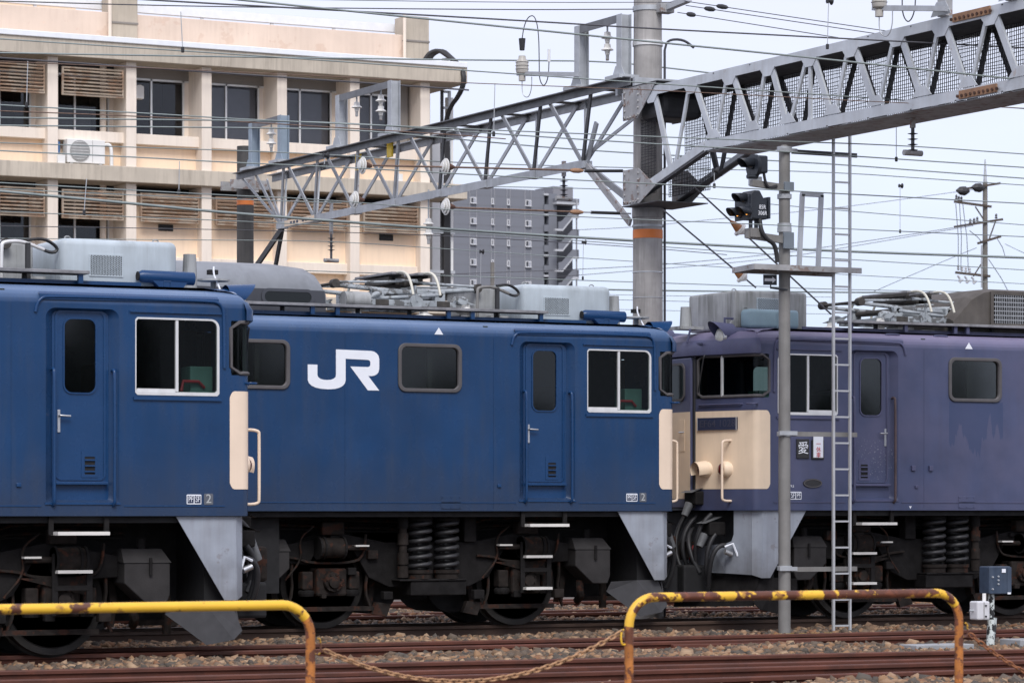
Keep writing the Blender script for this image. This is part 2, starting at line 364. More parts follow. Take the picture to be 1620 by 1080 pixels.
# ballast: each stone its own colour
m = bpy.data.materials.new('ballast'); m.use_nodes = True; t = m.node_tree; b = t.nodes['Principled BSDF']; b.inputs['Roughness'].default_value = .9
ge = t.nodes.new('ShaderNodeNewGeometry'); cr = t.nodes.new('ShaderNodeValToRGB'); cr.color_ramp.interpolation = 'CONSTANT'
cols = [(a_*.92, b_*.80, c_*.67) for a_, b_, c_ in [(.12,.095,.075),(.20,.143,.10),(.070,.066,.062),(.28,.19,.12),(.17,.135,.105),(.10,.096,.092),(.31,.225,.16),(.22,.125,.075),(.12,.105,.092),(.36,.28,.205),(.085,.07,.06),(.19,.135,.095)]]
e = cr.color_ramp.elements
e[0].color = (*cols[0], 1); e[1].position = 1/12; e[1].color = (*cols[1], 1)
for i in range(2, 12): q = e.new(i/12); q.color = (*cols[i], 1)
nn = t.nodes.new('ShaderNodeTexNoise'); nn.inputs['Scale'].default_value = 60; nn.inputs['Detail'].default_value = 5
mm = t.nodes.new('ShaderNodeMixRGB'); mm.blend_type = 'OVERLAY'; mm.inputs[0].default_value = .35
t.links.new(ge.outputs['Random Per Island'], cr.inputs[0]); t.links.new(cr.outputs[0], mm.inputs[1]); t.links.new(nn.outputs[0], mm.inputs[2]); t.links.new(mm.outputs[0], b.inputs['Base Color'])
bp = t.nodes.new('ShaderNodeBump'); bp.inputs['Strength'].default_value = .4; bp.inputs['Distance'].default_value = .01; t.links.new(nn.outputs[0], bp.inputs['Height']); t.links.new(bp.outputs[0], b.inputs['Normal'])
M['ballast'] = m
# ------------------------------------------------------------------ ground, tracks, ballast
g = MB().add([(-3000,-60,-.24),(3000,-60,-.24),(3000,4000,-.24),(-3000,4000,-.24)], [(0,1,2,3)]).build('ground', M['ground'], kind='structure')
RAILP = [(-.0635,-.153),(.0635,-.153),(.0635,-.142),(.012,-.128),(.009,-.122),(.008,-.055),(.010,-.050),(.0315,-.040),(.0325,-.012),(.027,-.003),(.015,0),(-.015,0),(-.027,-.003),(-.0325,-.012),(-.0315,-.040),(-.010,-.050),(-.008,-.055),(-.009,-.122),(-.012,-.128),(-.0635,-.142)]
def rail(parent, p, q, z, m, x0=-4., x1=70.):
    (xa, ya), (xb, yb) = p, q; k = (yb-ya)/(xb-xa)
    f = lambda x: (lambda a, b: Vector((x, ya+k*(x-xa)+a, z+b)))
    o = MB().prism(RAILP, f(x0), f(x1)).build('rail', M[m], parent, smooth=25)
    return o
def track(label, ra, rb, z, m):
    t = thing('railway_track', label, 'track', (12, ra[0][1], z-.15), 'railway tracks')
    rail(t, *ra, z, m); rail(t, *rb, z, m)
    # sleepers, sunk in the stones
    s0 = None; k = (ra[1][1]-ra[0][1])/(ra[1][0]-ra[0][0])
    for i in range(46):
        x = 3.+i*.62; ya = ra[0][1]+k*(x-ra[0][0]); kb = (rb[1][1]-rb[0][1])/(rb[1][0]-rb[0][0]); yb = rb[0][1]+kb*(x-rb[0][0])
        mid = (ya+yb)/2
        if s0 is None:
            s0 = MB().box(-.11,.11,-1.0,1.0,-.17,0).build('sleeper', M['bogie_brown'], None, bevel=.01); s0.parent = t
        o = s0 if i == 0 else share(s0, 'sleeper', t, (0,0,0))
        o.location = Vector((x, mid, z-.155))-ORG[t.name]
    return t
track('dark rusty track under the two coupled locomotives', ((0,35.38),(10,35.38)), ((0,36.45),(10,36.45)), 0, 'rail_brown')
track('rusty track under the leftmost blue locomotive, running on past the signal mast', ((0,31.14),(10,31.14)), ((0,32.38),(10,32.36)), -.05, 'rail_rust')
track('reddish rusty track between the ballast strip and the foremost rails', ((9.22,27.88),(20.27,27.2)), ((8.71,26.34),(19.25,25.82)), -.03, 'rail_rust')
track('foremost rusty track, nearest the yellow barriers', ((12.09,25.29),(18.82,25.24)), ((13.28,23.74),(17.86,23.96)), -.03, 'rail_rust')
track('rusty track seen under the locomotives, just behind them', ((0,39.75),(10,39.75)), ((0,40.82),(10,40.82)), -.02, 'rail_rust')
track('far rusty track glimpsed under the locomotives', ((0,44.2),(10,44.2)), ((0,45.27),(10,45.27)), 0, 'rail_rust')
# fish plate joint and a rail-end cable
MB().box(18.2,20.1,30.985,31.055,-.165,-.085).build('fish_plate', M['rail_rust'], None, bevel=.008)
tag(bpy.data.objects['fish_plate'], 'rusty joint bar on the rail near the trackside boxes', 'joint bar')
# ballast stones
ico = bmesh.new(); bmesh.ops.create_icosphere(ico, subdivisions=1, radius=1)
IV = np.array([v.co[:] for v in ico.verts]); IF = np.array([[v.index for v in f.verts] for f in ico.faces]); ico.free()
def xr(Y, m=140):
    return at(-m, 900, Y).x, at(1620+m, 900, Y).x
def stones(name, label, zones):
    P = []; 
    for (y0, y1, dens, zf, rmin, rmax) in zones:
        n = int((y1-y0)*(xr(y1)[1]-xr(y0)[0])*dens)
        y = np.random.uniform(y0, y1, n); xa = np.interp(y, [y0, y1], [xr(y0)[0], xr(y1)[0]]); xb = np.interp(y, [y0, y1], [xr(y0)[1], xr(y1)[1]])
        x = xa+(xb-xa)*np.random.rand(n)
        z = zf(x, y)+np.random.uniform(-.035, .012, n); P.append(np.stack([x, y, z, np.random.uniform(rmin, rmax, n)*np.random.choice([.6,.85,1,1.1,1.45], n)], 1))
    P = np.concatenate(P); n = len(P)
    v = IV[None]*(1+np.random.uniform(-.42, .34, (n, 12, 1)))
    v = v*np.random.uniform(.65, 1.25, (n, 1, 3))
    q = np.random.normal(size=(n, 4)); q /= np.linalg.norm(q, axis=1)[:, None]; a, b, c, d = q.T
    Rm = np.stack([np.stack([1-2*(c*c+d*d), 2*(b*c-a*d), 2*(b*d+a*c)], 1), np.stack([2*(b*c+a*d), 1-2*(b*b+d*d), 2*(c*d-a*b)], 1), np.stack([2*(b*d-a*c), 2*(c*d+a*b), 1-2*(b*b+c*c)], 1)], 1)
    v = np.einsum('nij,nkj->nki', Rm, v)*P[:, None, 3:4]; v[:, :, 2] *= .85
    v += P[:, None, :3]
    f = (IF[None]+12*np.arange(n)[:, None, None]).reshape(-1)
    me = bpy.data.meshes.new(name); me.vertices.add(n*12); me.vertices.foreach_set('co', v.reshape(-1))
    nf = n*20; me.loops.add(nf*3); me.loops.foreach_set('vertex_index', f.astype(np.int32)); me.polygons.add(nf)
    me.polygons.foreach_set('loop_start', np.arange(0, nf*3, 3, dtype=np.int32)); me.update(calc_edges=True); me.validate()
    me.materials.append(M['ballast'])
    o = bpy.data.objects.new(name, me); COL.objects.link(o); tag(o, label, 'ballast', kind='stuff'); return o
def hump(y0, y1, zl, zm):
    return lambda x, y: zl+(zm-zl)*np.sin(np.clip((y-y0)/(y1-y0), 0, 1)*np.pi)**.6+.02*np.sin(x*1.7)+.012*np.sin(x*4.1+y*3)
flat = lambda z: (lambda x, y: z+.012*np.sin(x*2.3+y))
stones('ballast_stones', 'tan and grey ballast stones heaped between the tracks', [
    (21.4, 23.72, 330, hump(20, 23.9, -.16, -.075), .032, .056),
    (28.05, 30.98, 330, hump(28, 31.05, -.175, -.120), .032, .054),
    (32.55, 35.2, 320, hump(32.5, 35.3, -.175, -.115), .030, .050),
    (31.3, 32.25, 250, flat(-.17), .026, .04), (35.5, 36.35, 250, flat(-.13), .026, .04),
    (24.1, 25.1, 220, flat(-.16), .026, .04), (26.5, 27.0, 220, flat(-.16), .026, .04), (25.4,25.75,200, flat(-.16), .026, .04),
    (36.6, 39.6, 230, hump(36.5, 39.7, -.15, -.06), .03, .045), (39.9, 44.1, 150, hump(39.9, 44.1, -.16, -.07), .035, .05)])
# concrete trough lids beside the trackside boxes, yellow painted kerb line by the signal mast
p0, p1 = gnd(1440,1026,-.1), gnd(1535,1024,-.1)
MB().box(p0.x, p1.x, p0.y-.12, p0.y+.22, -.17, -.055).build('cable_trough', M['concrete_block'], None, bevel=.01)
tag(bpy.data.objects['cable_trough'], 'grey concrete cable trough lid in the ballast left of the trackside boxes', 'cable trough')
MB().box(gnd(1592,1020,-.1).x, gnd(1680,1018,-.1).x, p0.y+.05, p0.y+.45, -.17, -.03).build('cable_trough', M['concrete_block'], None, bevel=.01)
tag(bpy.data.objects['cable_trough.001'], 'grey concrete cable trough lid in the ballast right of the trackside boxes', 'cable trough')

k0, k1 = gnd(1128,999,-.1), gnd(1236,997.5,-.1)
for i in range(5):
    xa = k0.x+(k1.x-k0.x)*i/5; MB().box(xa, xa+(k1.x-k0.x)*.13, 32.72, 32.95, -.14, -.075).build('marker_block', M['kerb_yellow'], None, bevel=.01)
for i, o in enumerate([o for o in bpy.data.objects if o.name.startswith('marker_block')]): tag(o, ('leftmost','second','middle','fourth','rightmost')[i]+' of five small yellow blocks in the ballast left of the signal mast', 'marker', 'yellow marker blocks')
# ------------------------------------------------------------------ locomotives
# local frame: x = d*u (u = metres inboard of the cab corner), y = v (0 = near side), z above rail
W = 2.8; ZS = 1.43; ZE = 3.57
def plan(off=0., L=None):
    # half outline from the side wall round the near corner to the middle of the nose
    pts = [(.24,0)]
    for k in range(7):
        a = R(90*k/6*.80); pts.append((.07-.10*math.sin(a), .10-.10*math.cos(a)))
    pts += [(-.32,.98), (-.32,1.4)]
    full = pts+[(u, W-v) for u, v in reversed(pts[:-1])]
    if L: full = [(L,0)]+full+[(L,W)]
    if off:
        n = len(full); res = []
        for i, p in enumerate(full):
            a, b = Vector(full[max(i-1,0)]), Vector(full[min(i+1,n-1)]); t = (b-a).normalized(); nrm = Vector((t.y, -t.x))  # inward for this winding
            res.append((p[0]+nrm.x*off, p[1]+nrm.y*off))
        full = res
    return full
def inset(L, i, fo=0.):
    # plan inset by i (positive = inwards), nose pushed out by fo
    b = plan(0, L); n = len(b); out = []
    for k, p in enumerate(b):
        a, c = Vector(b[max(k-1,0)]), Vector(b[min(k+1,n-1)]); t = (c-a).normalized()
        nx, ny = -t.y, t.x
        if nx*(1.5-p[0])+ny*(1.4-p[1]) < 0: nx, ny = -nx, -ny
        if k in (0, n-1): nx, ny = 0, (1 if k == 0 else -1)
        out.append((p[0]+nx*i-(fo if p[0] < .2 else 0), p[1]+ny*i))
    return out
def loco(label, X0, Y0, dz, d, L, kind, group='electric locomotives'):
    purple = kind == 'C'
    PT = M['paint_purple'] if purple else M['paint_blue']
    PC = M['paint_purple_light'] if purple else M['paint_blue_clean']
    T = thing('electric_locomotive', label, 'locomotive', (X0, Y0, dz), group)
    ORG[T.name] = Vector()            # children are given in local coordinates
    P3 = lambda u, v, z: Vector((d*u, v, z))
    side = lambda u, z, dep: P3(u, dep, z)
    far = lambda u, z, dep: P3(u, W-dep, z)
    # ---- body shell
    cabw = rrect(.32, 1.24, 2.66, 3.45, .09, 5, (0,1,0,0)) 
    door = rrect(1.41, 2.19, 1.55, 3.52, .10, 5, (1,1,0,0))
    ewin = [rrect(a, a+.86, 2.87, 3.46, .10, 5) for a in (2.99, 5.27, 7.55, 9.8, 12.1) if a+1 < L]
    sh = MB()
    for f, hl_ in ((side, [cabw]+ewin+[door]), (far, [door])):
        sh.plate([(.24,ZS),(L,ZS),(L,ZE),(.24,ZE)], hl_, f)
        for h in hl_[:-1]:
            n = len(h); sh.add([f(a,b,0) for a,b in h]+[f(a,b,.05) for a,b in h], [(i,(i+1)%n,n+(i+1)%n,n+i) for i in range(n)])
        # door recess with splayed jambs
        inn = rrect(1.51, 2.09, 1.60, 3.49, .07, 5, (1,1,0,0)); n = len(inn)
        sh.add([f(a,b,0) for a,b in door]+[f(a,b,.085) for a,b in inn], [(i,(i+1)%n,n+(i+1)%n,n+i) for i in range(n)])
    # nose: three height bands over the plan, the middle one left open for the windscreens
    pl = plan(); n = len(pl)
    def strip(i0, i1, z0, z1, off0=0, off1=0):
        vs = [P3(u,v,z0) for u,v in pl[i0:i1+1]]+[P3(u,v,z1) for u,v in pl[i0:i1+1]]; m = i1-i0+1
        sh.add(vs, [(k,k+1,m+k+1,m+k) for k in range(m-1)])
    strip(0, n-1, ZS, 2.88); strip(0, n-1, 3.44, ZE)
    mid = n//2; strip(mid-1, mid+1, 2.88, 3.44)
    for f in (side, far): sh.plate([(.185,2.88),(.24,2.88),(.24,3.44),(.185,3.44)], [], f)
    # shoulder and roof, lofted from inset plans
    levels = [(ZE, 0)]
    for k in range(1, 8):
        a = R(90*k/7); levels.append((ZE+.19*math.sin(a), .30*(1-math.cos(a))))
    levels += [(3.775,.40),(3.785,.46)]
    loops = [[P3(u,v,z) for u,v in inset(L, i)] for z, i in levels]; m = len(loops[0])
    for a, b in zip(loops, loops[1:]): sh.add(a+b, [(k,k+1,m+k+1,m+k) for k in range(m-1)])
    # windows in the nose's brow and end bulkhead
    sh.plate([(0,ZS),(W,ZS),(W,3.75),(0,3.75)], [], lambda a, b, dep: P3(L, a, b))
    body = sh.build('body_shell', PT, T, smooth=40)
    if purple: body['label'] = 'chalky faded purple-blue body side'
    # brow over the windscreens
    br = MB(); o0 = inset(L, -.002); o1 = inset(L, -.055)
    o0, o1 = o0[3:-3], o1[3:-3]; m = len(o0)
    prof = [(3.445, o1), (3.56, o1)]
    br.add([P3(u,v,3.43) for u,v in o0]+[P3(u,v,3.445) for u,v in o1]+[P3(u,v,3.55) for u,v in o1]+[P3(u,v,3.64) for u,v in inset(L,.0)[3:-3]], [(r*m+k, r*m+k+1, (r+1)*m+k+1, (r+1)*m+k) for r in range(3) for k in range(m-1)])
    br.build('brow', PC if purple else PT, body, smooth=50)
    # roof deck and edge curb
    rd = MB(); lp = inset(L, .455); m = len(lp)
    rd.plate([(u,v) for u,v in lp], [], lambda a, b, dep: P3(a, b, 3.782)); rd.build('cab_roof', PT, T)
    MB().box(*sorted((d*1.0, d*L)), .48, W-.48, 3.76, 3.790).build('roof_deck', M['roof_dark'], T)
    for vv in (.47, W-.47):
        MB().box(*sorted((d*1.0, d*L)), vv-.012, vv+.012, 3.775, 3.835).build('roof_curb', PC, T)
    # drip rail round the cab
    gp = [(2.30,3.47),(2.28,3.56),(2.24,3.61),(2.17,3.635),(.42,3.635),(.33,3.62),(.285,3.57),(.27,3.48),(.265,2.95)]
    gm = MB().tube(smoothpath([P3(u, -.006, z) for u, z in gp], 2), .018, 8); gm.build('drip_rail', PC, body, smooth=60)
    MB().add([P3(2.26,-.012,3.60),P3(.33,-.012,3.62),P3(.33,-.012,3.655),P3(2.26,-.012,3.655),P3(2.26,.03,3.68),P3(.33,.03,3.68)], [(0,1,2,3),(3,2,5,4)]).build('drip_ledge', PC, body)
    # window eyebrow lip over the cab window
    MB().bar(P3(.30,-.012,3.505), P3(1.30,-.012,3.505), .02, .014).build('window_lip', PC, body)
    MB().bar(P3(.30,-.010,2.625), P3(1.26,-.010,2.625), .022, .03).build('window_lip', PC, body)
    # sill crease near the bottom edge
    MB().bar(P3(.26,-.003,1.532), P3(1.36,-.003,1.532), .008, .012).build('sill_strip', PC, body)
    MB().bar(P3(2.24,-.003,1.532), P3(L,-.003,1.532), .008, .012).build('sill_strip', PC, body)
    # ---- cream band round the nose
    CR = M['cream_dirty'] if purple else M['cream']
    cb = MB(); pp = [(u,v) for u,v in inset(L, -.004)][1:]
    pts = [(.205,-.004),(.19,-.004),(.175,-.004),(.155,-.004)]+[p for p in pp if p[0] < .15 and p[1] < .99]
    zs = [(1.77,2.65),(1.735,2.685),(1.715,2.705)]+[(1.705,2.715)]*(len(pts)-3)
    vs = [P3(u,v,z0) for (u,v),(z0,z1) in zip(pts,zs)]+[P3(u,v,z1) for (u,v),(z0,z1) in zip(pts,zs)]; m = len(pts)
    cb.add(vs, [(k,k+1,m+k+1,m+k) for k in range(m-1)]); cb.build('cream_panel', CR, body, smooth=40)
    vs = [(x,W-y,z) for x,y,z in vs]; MB().add(vs, [(k,k+1,m+k+1,m+k) for k in range(m-1)]).build('cream_panel', CR, body, smooth=40)
    # ---- gangway door
    gd = MB().box(*sorted((d*-.30, d*-.37)), 1.03, 1.77, 1.46, 3.42); gdo = gd.build('gangway_door', PT, T, bevel=.012)
    MB().box(*sorted((d*-.374, d*-.371)), 1.04, 1.76, 1.58, 2.715).build('cream_panel', CR, gdo)
    for v0 in (.985, 1.775): MB().box(*sorted((d*-.22, d*-.345)), v0, v0+.04, 1.46, 3.42).build('rubber_seal', M['rubber'], gdo, bevel=.01)
    gl = rrect(1.16, 1.64, 2.86, 3.36, .10, 5); gi = rrect(1.19, 1.61, 2.89, 3.33, .08, 5)
    fr = lambda a, b, dep: P3(-.372-dep, a, b)
    MB().ring(gl, gi, fr, 0, .018).build('gasket', M['gasket'], gdo)
    MB().plate(gi, [], lambda a, b, dep: P3(-.376, a, b)).build('pane', M['glass_dark'], gdo)
    MB().add([], []).box(*sorted((d*-.375, d*-.379)), 1.17, 1.30, 2.2, 2.62).build('lock_plate', M['cream_dirty'], gdo, bevel=.01)
    MB().tube([P3(-.38,1.24,2.45), P3(-.42,1.24,2.45), P3(-.42,1.12,2.45)], .01, 6).build('door_handle', M['steel'], gdo)
    # ---- windscreens: curved corner glass on each side of the gangway
    for sgn in (0, 1):
        q = [(.19,0)]+[p for p in plan()[1:] if p[1] < .95 and p[0] < .16][:]; 
        q.append((-.307, .935))
        mir = (lambda p: (p[0], W-p[1])) if sgn else (lambda p: p)
        qq = [mir(p) for p in q]; m = len(qq)
        pane = MB().add([P3(u,v,2.90) for u,v in qq]+[P3(u,v,3.43) for u,v in qq], [(k,k+1,m+k+1,m+k) for k in range(m-1)]).build('windscreen', M['glass_screen'], T, smooth=60)
        top = [P3(u,v,3.425) for u,v in qq]; bot = [P3(u,v,2.90) for u,v in reversed(qq)]
        lo = top[:]; loop = [top[0].lerp(bot[-1], .12)]+[top[0].lerp(top[1], .8)]+top[1:-1]+[top[-1].lerp(top[-2], .08), top[-1].lerp(bot[0], .08)]+[bot[0].lerp(top[-1], .08), bot[0].lerp(bot[1], .08)]+bot[1:-1]+[bot[-1].lerp(bot[-2], .8), bot[-1].lerp(top[0], .12)]
        MB().tube(loop, .022, 6, closed=True).build('gasket', M['gasket'], pane, smooth=60)
        a = qq[-4] if len(qq) > 4 else qq[1]
        uu, vv = -.185, .54; vv = W-vv if sgn else vv
        MB().bar(P3(uu,vv,2.90), P3(uu,vv,3.43), .03, .03).build('mullion', M['alu'], pane)
        v2 = W-.78 if sgn else .78
        MB().tube([P3(-.28,v2,3.47), P3(-.33,v2-.02,3.42), P3(-.33,v2+.12*(1 if not sgn else -1),2.98)], .010, 6).build('wiper', M['rubber'], pane)
    # grab bar under the windscreen
    MB().tube([P3(-.05,.22,2.80), P3(-.10,.22,2.80), P3(-.32,.90,2.80), P3(-.29,.90,2.80)], .012, 6).build('grab_bar', PC, T)
    # ---- cab door
    for f, fv in ((side, 1), (far, 0)):
        dl = rrect(1.50, 2.10, 1.58, 3.51, .08, 5, (1,1,0,0)); wl = rrect(1.625, 1.985, 2.66, 3.43, .09, 5)
        dm = MB().plate(dl, [wl], lambda a, b, dep: f(a, b, .072+dep), .03)
        do = dm.build('cab_door', PC if not purple else PT, T)
        MB().ring(rrect(1.53,2.07,1.79,3.505,.07), rrect(1.555,2.045,1.79,3.48,.055), f, .062, .075).build('door_frame', PC, do)
        wi = rrect(1.64, 1.97, 2.675, 3.415, .08, 5)
        MB().ring(wl, wi, f, .060, .085).build('gasket', PC, do)
        MB().plate(wi, [], lambda a, b, dep: f(a, b, .078)).build('door_window', M['glass_dark'], do)
        if fv:
            MB().tube([P3(2.03,.07,2.44), P3(2.03,.02,2.44), P3(1.92,.02,2.435)], .011, 8).build('door_handle', M['steel'], do, smooth=50)
            MB().box(*sorted((d*2.015, d*2.045)), .06, .075, 2.27, 2.50).build('lock_plate', M['steel'], do, bevel=.004)
            MB().ring(rrect(1.615,1.79,1.82,2.10,.008,1), rrect(1.645,1.755,1.85,2.03,.004,1), f, .066, .073).build('vent_frame', PC, do)
            MB().plate(rrect(1.645,1.755,1.85,2.03,.004,1), [], lambda a, b, dep: f(a, b, .071)).build('vent_back', M['black'], do)
            for k in range(3):
                zc = 1.88+k*.058; MB().bar(P3(1.645,.064,zc), P3(1.755,.064,zc), .016, .016).build('vent_slat', PC, do)
            MB().box(*sorted((d*1.52, d*2.08)), .01, .075, 1.745, 1.775).build('door_sill', PC, do, bevel=.006)
            MB().box(*sorted((d*1.40, d*2.20)), -.012, .03, 1.545, 1.565).build('foot_ledge', PC, T)
            for u in (1.475, 2.115):
                MB().tube(smoothpath([P3(u,.04,2.90), P3(u,-.02,2.91), P3(u,-.045,2.86), P3(u,-.045,1.62), P3(u,-.04,1.55), P3(u,.01,1.53)], 2), .017, 8).build('handrail', M['rail_purple'] if (purple and u > 2) else PC, T, smooth=60)
    # ---- cab side window: aluminium sliding sashes
    for f in (side,):
        o = rrect(.32,1.24,2.66,3.45,.09,5,(0,1,0,0)); i = rrect(.345,1.228,2.695,3.432,.075,5,(0,1,0,0))
        sw = MB().ring(o, i, f, -.006, .03).build('side_window', M['alu'], T)
        MB().bar(f(.785,2.70,.012), f(.785,3.425,.012), .030, .030).build('mullion', M['alu'], sw)
        MB().bar(f(.80,2.705,.025), f(1.215,2.705,.025), .03, .045).build('sash_rail', M['alu'], sw)
        MB().plate([(.345,2.70),(.775,2.70),(.775,3.43),(.345,3.43)], [], lambda a, b, dep: f(a, b, .012)).build('pane', M['glass_clear'], sw)
        MB().plate([(.795,2.70),(1.228,2.70),(1.228,3.43),(.795,3.43)], [], lambda a, b, dep: f(a, b, .022)).build('pane', M['glass_clear'], sw)
    # ---- engine-room windows
    for wv in ewin:
        a0 = min(p[0] for p in wv)
        if kind == 'A': continue
        inn = rrect(a0+.045, a0+.815, 2.915, 3.415, .07, 5)
        ew = MB().ring(wv, inn, side, -.022, .03).build('engine_room_window', M['gasket'], T, smooth=50, bevel=.008)
        MB().plate(inn, [], lambda a, b, dep: side(a, b, .02)).build('pane', M['glass_eng'], ew)
        MB().box(*sorted((d*(a0+.36), d*(a0+.42))), .08, .12, 2.9, 3.44).build('mullion', M['interior'], ew)
    # ---- interior of the cab
    it = MB().box(*sorted((d*.2, d*(L-.05))), .1, W-.1, 1.5, 1.55).box(*sorted((d*2.6, d*2.66)), .06, W-.06, 1.5, 3.7)
    it.box(*sorted((d*2.7, d*(L-.1))), .5, .56, 1.5, 3.6)
    ito = it.build('cab_interior', M['interior'], T)
    MB().box(*sorted((d*.05, d*.55)), .25, 1.1, 1.55, 2.72).build('driver_desk', M['interior_green'], ito, bevel=.02)
    MB().box(*sorted((d*.25, d*.50)), .35, .62, 2.72, 2.98).build('instrument_box', M['interior_green'], ito, bevel=.01)
    MB().tube([P3(.62,.30,2.72), P3(.60,.30,2.82), P3(.42,.32,2.82), P3(.35,.34,2.76)], .018, 8).build('brake_handle', M['interior_red'], ito)
    MB().box(*sorted((d*.95, d*1.45)), .35, .95, 1.9, 2.1).box(*sorted((d*1.38, d*1.5)), .35, .95, 2.1, 3.0).build('driver_seat', M['seat_black'], ito, bevel=.05)
    MB().box(*sorted((d*.2, d*2.6)), .1, W-.1, 3.60, 3.62).build('cab_ceiling', M['interior'], ito)
    # ---- hand grips and lamps on the nose
    CH = M['cream']
    for v0 in (.42, W-.42):
        MB().tube(smoothpath([P3(-.06,v0,2.33), P3(-.28,v0-.04,2.33), P3(-.285,v0-.04,2.26), P3(-.285,v0-.04,1.62), P3(-.28,v0-.04,1.55), P3(-.06,v0,1.55)], 2), .017, 8).build('nose_handrail', CH, T, smooth=60)
    for v0, hood in ((.80, 1), (.47, 0), (2.0, 1)):
        uf = -.025-.295*(min(v0, W-v0)-.07)/.91
        lm = MB().lathe(P3(uf+.05, v0, 1.96), [(.105,0),(.105,-.10*d),(.09,-.13*d),(.075,-.14*d)] if purple else [(.10,0),(.10,-.05*d),(.09,-.08*d),(.075,-.09*d)], 18, 'x').build('tail_lamp', CR, T, smooth=40)
        MB().lathe(P3(uf-(.095 if purple else .045), v0, 1.96), [(.072,0),(.05,-.02*d),(.01,-.03*d)], 16, 'x').build('lens', M['red_lens'], lm, smooth=60)
        if hood: 
            pts = [(v0+.115*math.cos(R(a)), 1.96+.115*math.sin(R(a))) for a in range(-30, 211, 20)]
            MB().add([P3(uf-.02,y,z) for y,z in pts]+[P3(uf-(.19 if purple else .11)+.08*abs(z-2.07),y,z-.02) for y,z in pts], [(k,k+1,len(pts)+k+1,len(pts)+k) for k in range(len(pts)-1)]).build('lamp_hood', CR, lm, smooth=60)
    # ---- headlights under hoods on the roof front
    for v0 in (.62, W-.62):
        hb = MB().cyl(P3(.42,v0,3.70), P3(-.14,v0,3.69), .10, .125, 20)
        hl = hb.build('headlight', PC, T, smooth=50)
        pts = [(v0+.135*math.cos(R(a)), 3.72+.135*math.sin(R(a))) for a in range(-20, 201, 20)]
        MB().add([P3(.0,y,z) for y,z in pts]+[P3(-.33+.85*(3.855-z),y,z+.02) for y,z in pts], [(k,k+1,len(pts)+k+1,len(pts)+k) for k in range(len(pts)-1)]).build('headlight_hood', PC, hl, smooth=60)
        MB().lathe(P3(-.14,v0,3.68), [(.125,0),(.12,-.03*d),(.105,-.04*d)], 20, 'x').build('rim', M['steel'], hl, smooth=50)
        MB().lathe(P3(-.175,v0,3.68), [(.104,0),(.09,-.02*d),(.05,-.035*d),(.01,-.04*d)], 18, 'x').build('lens', M['lamp_lens'], hl, smooth=60)
    MB().bar(P3(-.31,1.18,3.60), P3(-.33,.78,3.60), .02, .02).build('brow_step', PC, T)
    # ---- roof horn cover and whistle post
    if not purple:
        hc = MB().tube([P3(.97,.62,3.915), P3(.93,.62,3.915), P3(.36,.62,3.905)], [.045,.065,.07], 16)
        ho = hc.build('horn_cover', PC, T, smooth=40)
        MB().add([P3(.86,.57,3.90),P3(.42,.57,3.89),P3(.50,.57,3.79),P3(.74,.57,3.79),P3(.86,.67,3.90),P3(.42,.67,3.89),P3(.50,.67,3.79),P3(.74,.67,3.79)], [(0,1,2,3),(4,7,6,5),(0,4,5,1),(1,5,6,2),(3,2,6,7),(0,3,7,4)]).build('bracket', PC, ho)
        MB().cyl(P3(.982,.62,3.915), P3(.965,.62,3.915), .05, .045, 14).build('mouth', M['black'], ho)
        MB().tube([P3(.77,.40,3.79),P3(.77,.40,3.85),P3(.70,.40,3.85),P3(.70,.40,3.79)], .01, 6).build('lifting_eye', PC, T)
        an = MB().lathe(P3(.02,.9,3.78), [(.03,0),(.03,.12),(.17,.13),(.17,.15),(.05,.16)], 16).build('antenna', M['roof_grey_dirty'], T, smooth=40)
        MB().box(*sorted((d*-.02, d*.08)), .86, .94, 3.98, 4.03).build('bracket', M['black'], an)
        MB().tube(smoothpath([P3(.04,.84,4.06),P3(.05,.82,3.98),P3(.02,.80,3.90),P3(.02,.70,3.80)],2), .010, 6).build('cable', M['white_mark'], an)
        MB().cyl(P3(.13,1.3,3.78), P3(.13,1.3,4.22), .085, .068, 16).build('roof_post', M['roof_grey_dirty'], T, smooth=40)
    else:
        po = MB().cyl(P3(-.28,1.3,3.82), P3(-.28,1.3,4.10), .085, .07, 16).build('roof_post', M['roof_grey_dirty'], T, smooth=40)
        MB().box(*sorted((d*-.45, d*-.10)), 1.15, 1.45, 3.80, 3.84).build('base_plate', M['roof_grey_dirty'], po)
        MB().tube([P3(-.33,1.1,3.80),P3(-.38,1.1,3.62)], .016, 6).build('conduit', PC, T)
        MB().tube([P3(-.02,.75,3.80),P3(-.02,.75,3.93),P3(.10,.75,3.93),P3(.10,.75,3.80)], .018, 6).build('roof_grip', PC, T, smooth=50)
    # ---- roof equipment boxes
    def rbox(name, u0, u1, v0, v1, z0, z1, m, r=.06, grille=None, dark=False):
        b = MB().box(*sorted((d*u0, d*u1)), v0, v1, z0, z1).build(name, M[m], T); mo = b.modifiers.new('bevel','BEVEL'); mo.width = r; mo.segments = 4; mo.limit_method = 'ANGLE'; b.data.shade_smooth(); b.data.set_sharp_from_angle(angle=R(100))
        for fu in (.12, .88):
            uu = u0+(u1-u0)*fu; MB().tube(smoothpath([P3(uu-.03,v0+.25,z1-.01),P3(uu-.03,v0+.25,z1+.035),P3(uu+.03,v0+.25,z1+.035),P3(uu+.03,v0+.25,z1-.01)],1), .008, 6).build('lifting_eye', M['roof_grey_dirty'], b)
        us_ = u0+(u1-u0)*.55; MB().bar(P3(us_,v0-.001,z0), P3(us_,v0-.001,z1-r), .004, .006).build('seam', M[m], b)
